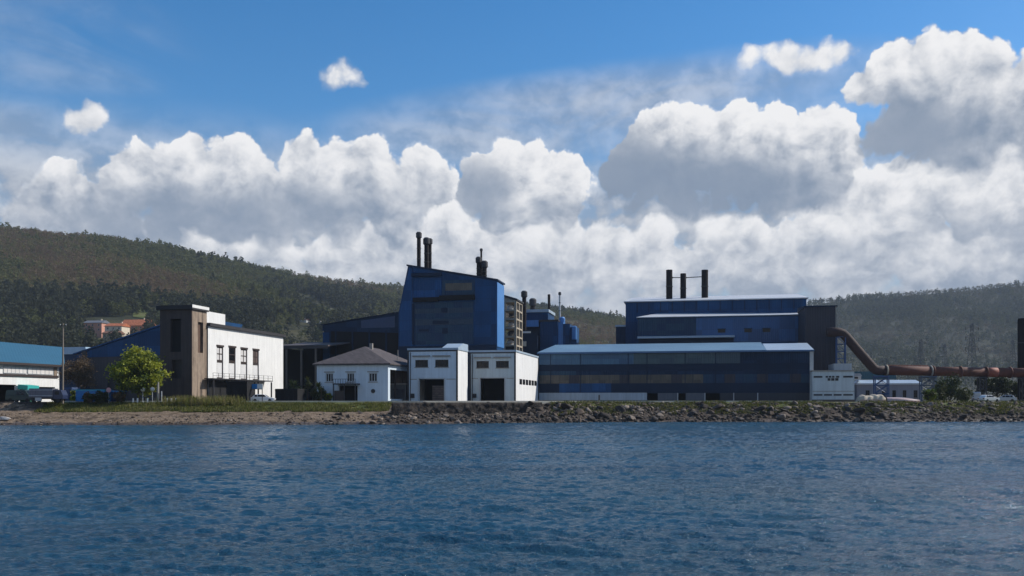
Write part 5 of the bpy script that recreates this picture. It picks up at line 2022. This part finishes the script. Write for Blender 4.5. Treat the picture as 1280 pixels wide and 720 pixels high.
# ------------------------------------------------------------------ containers, vehicles
def container(px0, px1, Y, top, D, label, body, lid=None, name='container', cat='container', legs=False):
    p = Plot(px0, Y)
    t = p.thing(name, label, cat)
    L = p.U(px1); H = p.Z(top)
    b = MB().box(0, L, 0, D, .12, H - .1)
    b.build('body', body, t)
    r = MB()
    n = max(3, int(L / .9))
    rb = MB()
    for i in range(n + 1):
        u = .05 + (L - .1) * i / n
        rb.box(u - .05, u + .05, -.07, -.003, .14, H - .14)
    rb.box(0, L, -.09, -.071, .14, .26).box(0, L, -.09, -.071, H - .3, H - .16)
    rb.build('ribs', body, t)
    MB().hexa([(-.06, -.12, H - .095), (L + .06, -.12, H - .095), (L + .06, D + .06, H - .095), (-.06, D + .06, H - .095)],
              [(.05, -.02, H + .08), (L - .05, -.02, H + .08), (L - .05, D - .05, H + .08), (.05, D - .05, H + .08)]).build('lid', lid or body, t)
    for u in (.35, L - .35):
        MB().box(u - .15, u + .15, .1, D - .1, 0, .118).build('skid', M['dark'], t)
    return t


cb = mat('bright_blue_paint', (.02, .20, .50), .5, .25, 1, streak=.1)
cbd = mat('navy_container_paint', (.015, .045, .13), .5, .3, 1, streak=.2)
container(80, 90, 158, 485, 2.2, 'dark blue container beside the tall pole', cbd)
container(95, 131, 155, 487.5, 2.4, 'long bright blue container with a teal lid behind the dark bush', cb, mat('teal_lid', (.03, .27, .33), .5, .2, 1))
container(138, 149, 155.5, 489, 2.2, 'short blue container left of the bright green tree', cbd, cb)
container(283, 309, 160, 477.5, 2.6, 'black open skip below the gallery of the white warehouse', M['black'])
container(344, 372, 166, 486.5, 3, 'low dark steel bunker at the right corner of the white warehouse', M['black'])


def notice():
    Y = 161
    p = Plot(311, Y)
    t = p.thing('notice_board', 'blue and white notice board under the gallery of the white warehouse', 'notice board')
    L = p.U(328.5)
    MB().box(0, L * .6, -.03, .05, p.Z(486), p.Z(480)).build('panel', cb, t)
    MB().box(L * .6 + .01, L, -.03, .05, p.Z(486), p.Z(480)).build('panel', M['white'], t)
    for u in (.15, L - .15):
        MB().box(u - .05, u + .05, .06, .14, 0, p.Z(480)).build('post', M['dark'], t)
    MB().box(0, L, .055, .059, p.Z(486.4), p.Z(479.8)).build('backing', M['dark'], t)


notice()


def wheel(parent, x, y, r, w, side):
    n = 18
    def ring(prof):
        b = MB(); vs, fs = [], []
        for rad, yy in prof:
            for k in range(n):
                a = 2 * math.pi * k / n
                vs.append((x + rad * math.cos(a), y + yy * side, r + rad * math.sin(a)))
        for i in range(len(prof) - 1):
            for k in range(n):
                fs.append((i * n + k, i * n + (k + 1) % n, (i + 1) * n + (k + 1) % n, (i + 1) * n + k))
        fs.append(tuple(range(n))); fs.append(tuple(range((len(prof) - 1) * n, len(prof) * n)))
        return b.add(vs, fs)
    t = ring([(r * .6, 0), (r * .97, .02), (r, w * .3), (r, w * .7), (r * .97, w), (r * .62, w)]).build('wheel', mat('tyre_rubber', (.012, .012, .013), .9, .2, 2), parent)
    ring([(r * .58, -.025), (r * .5, -.04), (r * .15, -.05)]).build('rim', M['framew'], t)


def car(px, Y, yaw, label, paint, kind='car'):
    t = thing('parked_' + kind, label, kind, at(px, Y), yaw)
    w = .86
    if kind == 'car':
        low = [(-2.1, .28), (2.05, .28), (2.15, .55), (2.05, .78), (1.05, .92), (-1.7, .95), (-2.12, .85), (-2.18, .5)]
        top = [(1.0, .925), (.35, 1.38), (.1, 1.45), (-1.1, 1.45), (-1.45, 1.36), (-1.85, .955)]
        L0, L1, wr, wx = -2.15, 2.1, .31, (1.32, -1.32)
    else:
        low = [(-2.5, .35), (2.45, .35), (2.55, .7), (2.5, 1.05), (1.9, 1.2), (-2.55, 1.2), (-2.58, .6)]
        top = [(1.88, 1.203), (1.2, 2.0), (.9, 2.12), (-2.4, 2.12), (-2.53, 1.9), (-2.54, 1.203)]
        L0, L1, wr, wx = -2.55, 2.5, .36, (1.6, -1.6)
    b = MB().prism(low, 'y', -w, w)
    n = len(top)
    vs = [(x, -w + .02 - .0 + (.16 if i in (1, 2, 3, 4) else .03), z) for i, (x, z) in enumerate(top)] + [(x, w - (.16 if i in (1, 2, 3, 4) else .03), z) for i, (x, z) in enumerate(top)]
    b.add(vs, [tuple(range(n)), tuple(range(2 * n - 1, n - 1, -1))] + [(i, n + i, n + (i + 1) % n, (i + 1) % n) for i in range(n)])
    body = b.build('body', paint, t)
    bv = body.modifiers.new('round', 'BEVEL'); bv.width = .06; bv.segments = 2; bv.limit_method = 'ANGLE'
    gz0, gz1 = (1.0, 1.36) if kind == 'car' else (1.32, 1.92)
    spans = ((.0, .62), (-.85, -.07), (-1.4, -.93)) if kind == 'car' else ((.45, 1.2), (-.55, .35))
    for s in (-1, 1):
        for a, c in spans:
            y0, y1 = (w - .035) * s, (w - .15) * s
            MB().add([(a, y0 + .012 * s, gz0), (c, y0 + .012 * s, gz0), (c - (.3 if c == spans[0][1] else .03), y1 + .02 * s, gz1), (a, y1 + .02 * s, gz1)], [(0, 1, 2, 3)]).build('window', M['glass'], t)
        for x in wx:
            wheel(t, x, (w - .2) * s, wr, .22 if s > 0 else .22, s)
        MB().box(L1 - .02, L1 + .07, s * .62 - .17, s * .62 + .17, .58, .74).build('headlight', M['framew'], t)
        MB().box(L0 - .06, L0 + .03, s * .64 - .13, s * .64 + .13, .6, .8).build('tail_light', M['redrust'], t)
    a = top[0]; c = top[1]
    MB().add([(a[0] + .0, -.68, a[1] + .06), (a[0] + .0, .68, a[1] + .06), (c[0] + .02, .6, c[1] - .01), (c[0] + .02, -.6, c[1] - .01)], [(0, 1, 2, 3)]).build('windscreen', M['glass'], t)
    MB().box(L1 + .02, L1 + .1, -.8, .8, .3, .46).build('bumper', M['dark'], t)
    return t


wp = mat('white_car_paint', (.70, .70, .69), .3, .06, 1)
sp = mat('silver_car_paint', (.42, .44, .46), .3, .08, 1, metal=.3)
car(329, 161.5, .1, 'white car parked beside the white warehouse under the gallery', wp)
car(1236, 183, .35, 'white car parked on the verge, left of the two below the dark trees', wp)
car(1256, 186, 2.7, 'silver car parked on the verge, right of the two below the dark trees', sp)
car(1221, 190, 1.1, 'small grey van parked at the foot of the tall pylon', sp, 'van')
car(27.5, 152.5, -.15, 'dark green van parked under the teal awning', mat('green_van_paint', (.012, .035, .03), .5, .2, 1), 'van')


def green_box_on_van():
    t = thing('crate_stack', 'stack of dark green crates beside the dark green van', 'crates', at(33.5, 154))
    g = mat('bottle_green_paint', (.01, .09, .06), .6, .3, 1)
    z = 0
    for k in range(4):
        h = .5
        MB().box(-.9 + .03 * k, .9 - .02 * k, -.5, .5, z, z + h - .02).build('crate', g if k % 2 == 0 else M['framew'], t)
        z += h


green_box_on_van()


def truck():
    Y = 150
    t = thing('box_truck', 'grey box truck parked in front of the white shed', 'truck', at(55, Y), .06)
    g = mat('grey_box_body', (.11, .115, .14), .6, .2, .6, streak=.15, rib=.4)
    MB().box(-2.0, 1.9, -1.1, 1.1, .85, 2.35).build('cargo_box', g, t)
    MB().box(-1.9, 3.4, -.5, .5, .55, .846).build('chassis', M['dark'], t)
    c = MB().prism([(1.95, .6), (3.5, .6), (3.55, 1.2), (3.2, 2.1), (1.95, 2.15)], 'y', -1.0, 1.0).build('cab', mat('navy_cab', (.02, .03, .07), .4, .2, 1), t)
    for s in (-1, 1):
        MB().box(2.2, 2.95, 1.003 * s - (.012 if s < 0 else 0), 1.003 * s + (.012 if s > 0 else 0), 1.3, 1.9).build('window', M['glass'], c)
        for x in (-1.2, 2.7):
            wheel(t, x, .72 * s, .42, .26, s)
    for k in range(2):
        MB().box(-2.0, 1.9, -1.14, -1.103, 1.1 + k * .95, 1.18 + k * .95).build('rail', M['framew'], t)
    MB().box(-.9, .1, -1.25, -1.1, .25, .8).build('side_tank', M['framew'], t)


truck()


# ------------------------------------------------------------------ the rusty overhead pipe and what stands under it
def overhead_pipe():
    Y = 212
    p = lambda px, py, Y=Y: Vector(((px - 640) / F * Y, Y, hz(py, Y)))
    o = at(1108, Y)
    t = thing('overhead_pipe', 'long rusty overhead pipe bending down from the charcoal block and running right', 'pipe', o)
    r = 1.13
    path = [(1034, 415), (1049, 415.5), (1053.5, 417), (1057, 420.3), (1075, 441.3), (1091.5, 460), (1094.5, 462.2), (1098, 463), (1107, 463)]

    def sec(name, pts, m, rad=r):
        b = MB().tube([q - o for q in pts], rad, 20)
        return b.build(name, m, t, True)
    sec('downpipe', [p(*q) for q in path], mat('dark_rusty_steel', (.03, .015, .014), .8, .4, .5, tint=(.06, .03, .025)))
    a = p(1107.2, 463)
    cuts = [(1107.2, 463.0, M['rust']), (1163, 464.0, M['rust']), (1232, 465.2, M['redrust']), (1246, 465.4, M['rust']), (1345, 467, None)]
    for (x0, y0, m), (x1, y1, _) in zip(cuts[:-1], cuts[1:]):
        sec('pipe_section', [p(x0 + .05, y0), p((x0 + x1) / 2, (y0 + y1) / 2), p(x1 - .05, y1)], m)
    for px, py, m in ((1107.5, 463, M['sandconc']), (1163, 464, M['concrete']), (1166, 464.1, M['rust']), (1200, 464.6, M['rust']), (1232, 465.2, M['rust']), (1262, 465.6, M['rust'])):
        b = MB().tube([p(px - .8, py) - o, p(px + .8, py) - o], r * 1.22, 20)
        b.build('flange', m, t, True)
    # cable tray on top
    MB().tube([p(1110, 456.5) - o, p(1160, 457) - o], .09, 6).build('conduit', M['redrust'], t)


overhead_pipe()


def trestle(px0, px1, Y, top, label, m, seed=0):
    p = Plot(px0, Y)
    t = p.thing('pipe_trestle', label, 'trestle', 'steel trestles under the pipe')
    L = p.U(px1); H = p.Z(top); D = 1.8
    for u in (0, L):
        for v in (0, D):
            MB().box(u - .12, u + .12, v - .12, v + .12, 0, H).build('leg', m, t)
    n = max(2, int(H / 1.9))
    for v in (0, D):
        b = MB()
        for i in range(n):
            z0, z1 = H * i / n, H * (i + 1) / n
            b.bar((.1, v, z0), (L - .1, v, z1), .12).bar((L - .1, v, z0), (.1, v, z1), .12)
            b.bar((.1, v, z1 - .05), (L - .1, v, z1 - .05), .14)
        b.build('bracing', m, t)
    MB().box(-.25, L + .25, -.2, D + .2, H + .003, H + .25).build('saddle', m, t)


trestle(1094, 1111, 211, 471, 'blue lattice trestle under the bend of the rusty pipe', M['steelblue'])
trestle(1152, 1170, 211, 471.5, 'grey blue lattice trestle beside the bushes under the pipe', mat('grey_blue_steelwork', (.06, .09, .14), .6, .3, .8))
trestle(1225, 1233, 211, 472.5, 'narrow black trestle under the red section of the pipe', M['dark'])
trestle(1278, 1288, 211, 473, 'trestle at the right edge under the end of the pipe', M['dark'])


def vertical_duct():
    Y = 215.5
    t = thing('vertical_duct', 'fat black vertical duct at the right edge behind the rusty pipe', 'duct', at(1278, Y))
    h = hz(398, Y) - G
    MB().lathe([(1.05, 0), (1.05, h - .4), (.95, h)], n=22).build('shaft', M['soot'], t, False)
    for z in (h * .35, h * .7):
        MB().lathe([(1.07, z), (1.17, z), (1.17, z + .25), (1.07, z + .25)], n=22).build('band', M['dark'], t)
    MB().box(-1.5, 1.5, -1.5, 1.5, -.02, .5).build('footing', M['concrete'], t)


vertical_duct()


def ladder_frame():
    p = Plot(1046, 211.5, z=G)
    t = p.thing('steel_frame', 'blue steel ladder frame between the charcoal block and the pipe bend', 'frame')
    L = p.U(1057)
    z0, z1 = 0, p.Z(421)
    for u in (0, L):
        for v in (0, 1.4):
            MB().box(u - .1, u + .1, v - .1, v + .1, 0, z1).build('leg', M['steelblue'], t)
    b = MB()
    n = 9
    for i in range(1, n + 1):
        z = z1 * i / n
        b.bar((.1, 0, z), (L - .1, 0, z), .12).bar((.1, 1.4, z), (L - .1, 1.4, z), .12)
        b.bar((.1, 0, z), (L - .1, 0, z - z1 / n), .1)
    for u in (.1, L - .1):
        b.bar((u, 0, .1), (u, 0, z1), .08).bar((u, 1.4, .1), (u, 1.4, z1), .08)
        b.bar((u, 0, z1 * .5), (u, 1.4, z1 * .5), .08)
    b.build('bracing', M['steelblue'], t)
    MB().box(-.3, L + .3, -.3, 1.7, z1 * .55, z1 * .55 + .12).build('platform', M['steelblue'], t)


ladder_frame()


def pylon(px, Y, top, label, w=2.6, arms=3, aw=4.5):
    t = thing('pylon', label, 'pylon', at(px, Y), .3)
    h = hz(top, Y) - G
    m = mat('galvanised_steel', (.10, .11, .12), .6, .3, 1)

    def half(z):
        f = z / h
        return w / 2 * (1 - f) ** 1.15 + .22
    for sx, sy in ((1, 1), (1, -1), (-1, -1), (-1, 1)):
        MB().tube([(sx * half(z), sy * half(z), z) for z in np.linspace(0, h, 7)], .085, 4).build('leg', m, t)
    b = MB()
    zs = [0]
    while zs[-1] < h * .97:
        zs.append(zs[-1] + max(1.1, half(zs[-1]) * 1.9))
    zs[-1] = h
    for z0, z1 in zip(zs[:-1], zs[1:]):
        a, c = half(z0), half(z1)
        for k in range(4):
            s = [(1, 1), (1, -1), (-1, -1), (-1, 1)]
            p, q = s[k], s[(k + 1) % 4]
            b.bar((p[0] * a, p[1] * a, z0), (q[0] * c, q[1] * c, z1), .07).bar((q[0] * a, q[1] * a, z0), (p[0] * c, p[1] * c, z1), .07)
    b.build('bracing', m, t)
    for k in range(arms):
        z = h * (.95 - .13 * k)
        c = MB()
        for s in (-1, 1):
            c.bar((s * half(z), 0, z), (s * aw / 2, 0, z), .12).bar((s * half(z + .9), 0, min(h, z + .9)), (s * aw / 2, 0, z), .09)
        c.bar((-half(z), 0, z), (half(z), 0, z), .12)
        arm = c.build('crossarm', m, t)
        for s in (-1, 1):
            MB().tube([(s * aw / 2, 0, z), (s * aw / 2, 0, z - .9)], .07, 6).build('insulator', M['dark'], arm)


pylon(1215, 250, 404, 'tall lattice pylon behind the middle of the rusty pipe')
pylon(1151, 300, 424, 'slim distant lattice pylon above the grey blue trestle', 3.0, 3, 5)
pylon(1181, 320, 430, 'slim distant lattice pylon above the round dark bush', 3.0, 2, 5)
pylon(1266, 330, 424, 'farther smaller lattice pylon left of the vertical duct', 3.2, 3, 6)


# ------------------------------------------------------------------ small buildings behind the pipe
def small_office():
    p = Plot(1068, 246)
    t = p.thing('workshop', 'low workshop with a white fascia and dark teal roof below the pipe bend', 'workshop')
    L = p.U(1118); H = p.Z(474)
    ws = [(p.U(a), p.U(c), p.Z(478.5), p.Z(475.5)) for a, c in ((1078, 1085), (1088, 1093))]
    shell(p, L, 10, H, ws).build('wall', M['greygreen'], t)
    for w in ws:
        pane(t, (0, 0, 0), (1, 0, 0), *w, nv=2, bar=.1)
    MB().prism([(-.4, H + .004), (L + .4, H + .004), (L + .2, p.Z(464.5)), (-.2, p.Z(464.5))], 'y', -.5, 10.4).build('roof', mat('dark_teal_roof', (.02, .09, .12), .6, .3, .4, rib=.6), t)
    p = Plot(1071, 230)
    t = p.thing('office', 'grey office with tall dark windows and a white cornice behind the lattice trestle', 'office')
    L = p.U(1153); H = p.Z(481)
    ws = [(p.U(a), p.U(c), p.Z(497), p.Z(488)) for a, c in ((1082, 1087), (1102.5, 1107), (1115.5, 1120), (1128.5, 1133), (1142, 1147))]
    shell(p, L, 9, H, ws).build('wall', mat('violet_grey_render', (.33, .33, .36), .85, .2, .5, streak=.2), t)
    for w in ws:
        pane(t, (0, 0, 0), (1, 0, 0), *w, nv=2, nh=3, bar=.09, sill=.1)
    MB().box(-.25, L + .25, -.35, 9.2, H + .004, H + .4).build('cornice', M['white'], t)
    MB().hexa([(0, 0, H + .404), (L, 0, H + .404), (L, 9, H + .404), (0, 9, H + .404)], [(1, 3, H + 1.3), (L - 1, 3, H + 1.3), (L - 1, 6, H + 1.3), (1, 6, H + 1.3)]).build('roof', M['roofgrey'], t)
    p = Plot(1127, 196, z=G)
    t = thing('storage_box', 'white cabin with a slanted roof on the flat office roof beside the trestle', 'cabin', (p.o.x, Plot(1071, 230).w(Plot(1071, 230).U(1127), 3.2)[1], G + Plot(1071, 230).Z(481) + 1.3), -ANG)
    MB().box(0, 4.6, 0, 2.4, 0, 1.0).build('body', M['white'], t)
    MB().box(.8, 3.8, -.04, -.004, .3, .75).build('window', M['glass'], t)
    MB().prism([(-.2, 1.004), (4.8, 1.004), (4.3, 1.7), (.9, 1.7)], 'y', -.2, 2.6).build('roof', M['roofwhite'], t)


small_office()


def tent():
    p = Plot(1073, 180)
    t = p.thing('tarpaulin_heap', 'low cream tarpaulin covered heap beside the white annex', 'heap')
    L = p.U(1110); H = p.Z(492.2)
    n, m_ = 26, 10
    V, Q = [], []
    for j in range(m_ + 1):
        for i in range(n + 1):
            u = i / n; v = j / m_
            e = min(1, u * 7, (1 - u) * 7) ** .3 if 0 < u < 1 else 0
            z = H * math.sin(math.pi * min(1, max(0, v))) ** .22 * e if 0 < v < 1 else 0
            z *= .84 + .09 * math.sin(u * 9.5 + v * 3) + .07 * math.sin(u * 31 + v * 5)
            V.append((L * u, 4 * v, max(0, z) - .02))
    for j in range(m_):
        for i in range(n):
            a = j * (n + 1) + i
            Q.append((a, a + 1, a + n + 2, a + n + 1))
    npmesh('cover', V, Q, mat('cream_tarpaulin', (.46, .39, .29), .8, .2, 1.2, bump=.06, bscale=2), t, smooth=True)
    b = MB()
    for i in range(7):
        u = L * (.06 + .88 * i / 6)
        b.lathe([(.16, 0), (.22, .15), (.14, .34)], u, -.25, 8)
    MB().tube([(L * .04, -.12, .35), (L * .5, -.16, .42), (L * .96, -.12, .35)], .045, 6).build('rope', M['redrust'], t)


tent()


def boat():
    Y = 171
    t = thing('upturned_boat', 'upturned pale boat with a red stripe lying right of the cream heap', 'boat', at(1129, Y), -.12)
    L, W_, H = 6.2, 1.9, .9
    n, k = 18, 10
    V, Q = [], []
    for i in range(n + 1):
        f = i / n
        wv = W_ / 2 * (1 - abs(2 * f - .8) ** 2.6 * .6 if f < .4 else max(.03, 1 - ((f - .4) / .6) ** 2.2))
        hv = H * (1 - .55 * max(0, (f - .35) / .65) ** 1.3)
        for j in range(k + 1):
            a = math.pi * j / k
            V.append(((f - .5) * L, -wv * math.cos(a), hv * math.sin(a) ** .7 if 0 < j < k else -.02))
    for i in range(n):
        for j in range(k):
            a = i * (k + 1) + j
            Q.append((a, a + 1, a + k + 2, a + k + 1))
    npmesh('hull', V, Q, mat('pinkish_hull_paint', (.46, .33, .30), .5, .2, .8, streak=.1), t, smooth=True)
    MB().tube([((f - .5) * L, -W_ / 2 * (max(.05, 1 - max(0, (f - .4) / .6) ** 2.2)) * 1.01, .14) for f in np.linspace(.1, .97, 9)], .06, 6).build('stripe', M['redrust'], t)
    MB().tube([(-L * .48, 0, H * .96), (0, 0, H * .99), (L * .3, 0, H * .72)], .05, 6).build('keel', M['framew'], t)


boat()


# pale stone lying on the beach at the left edge
V, Fc = rock_arrays(300, 3)
o = npmesh('boulder', V, Fc, mat('white_boulder', (.5, .46, .42), .9, .2, 1, bump=.04))
x = at(9, 141).x
o.location = (x, float(wl(x)) + 3.5, 1.0); o.scale = (1.0, .7, .6)
tag(o, 'white boulder lying alone on the beach at the left edge', 'boulder')
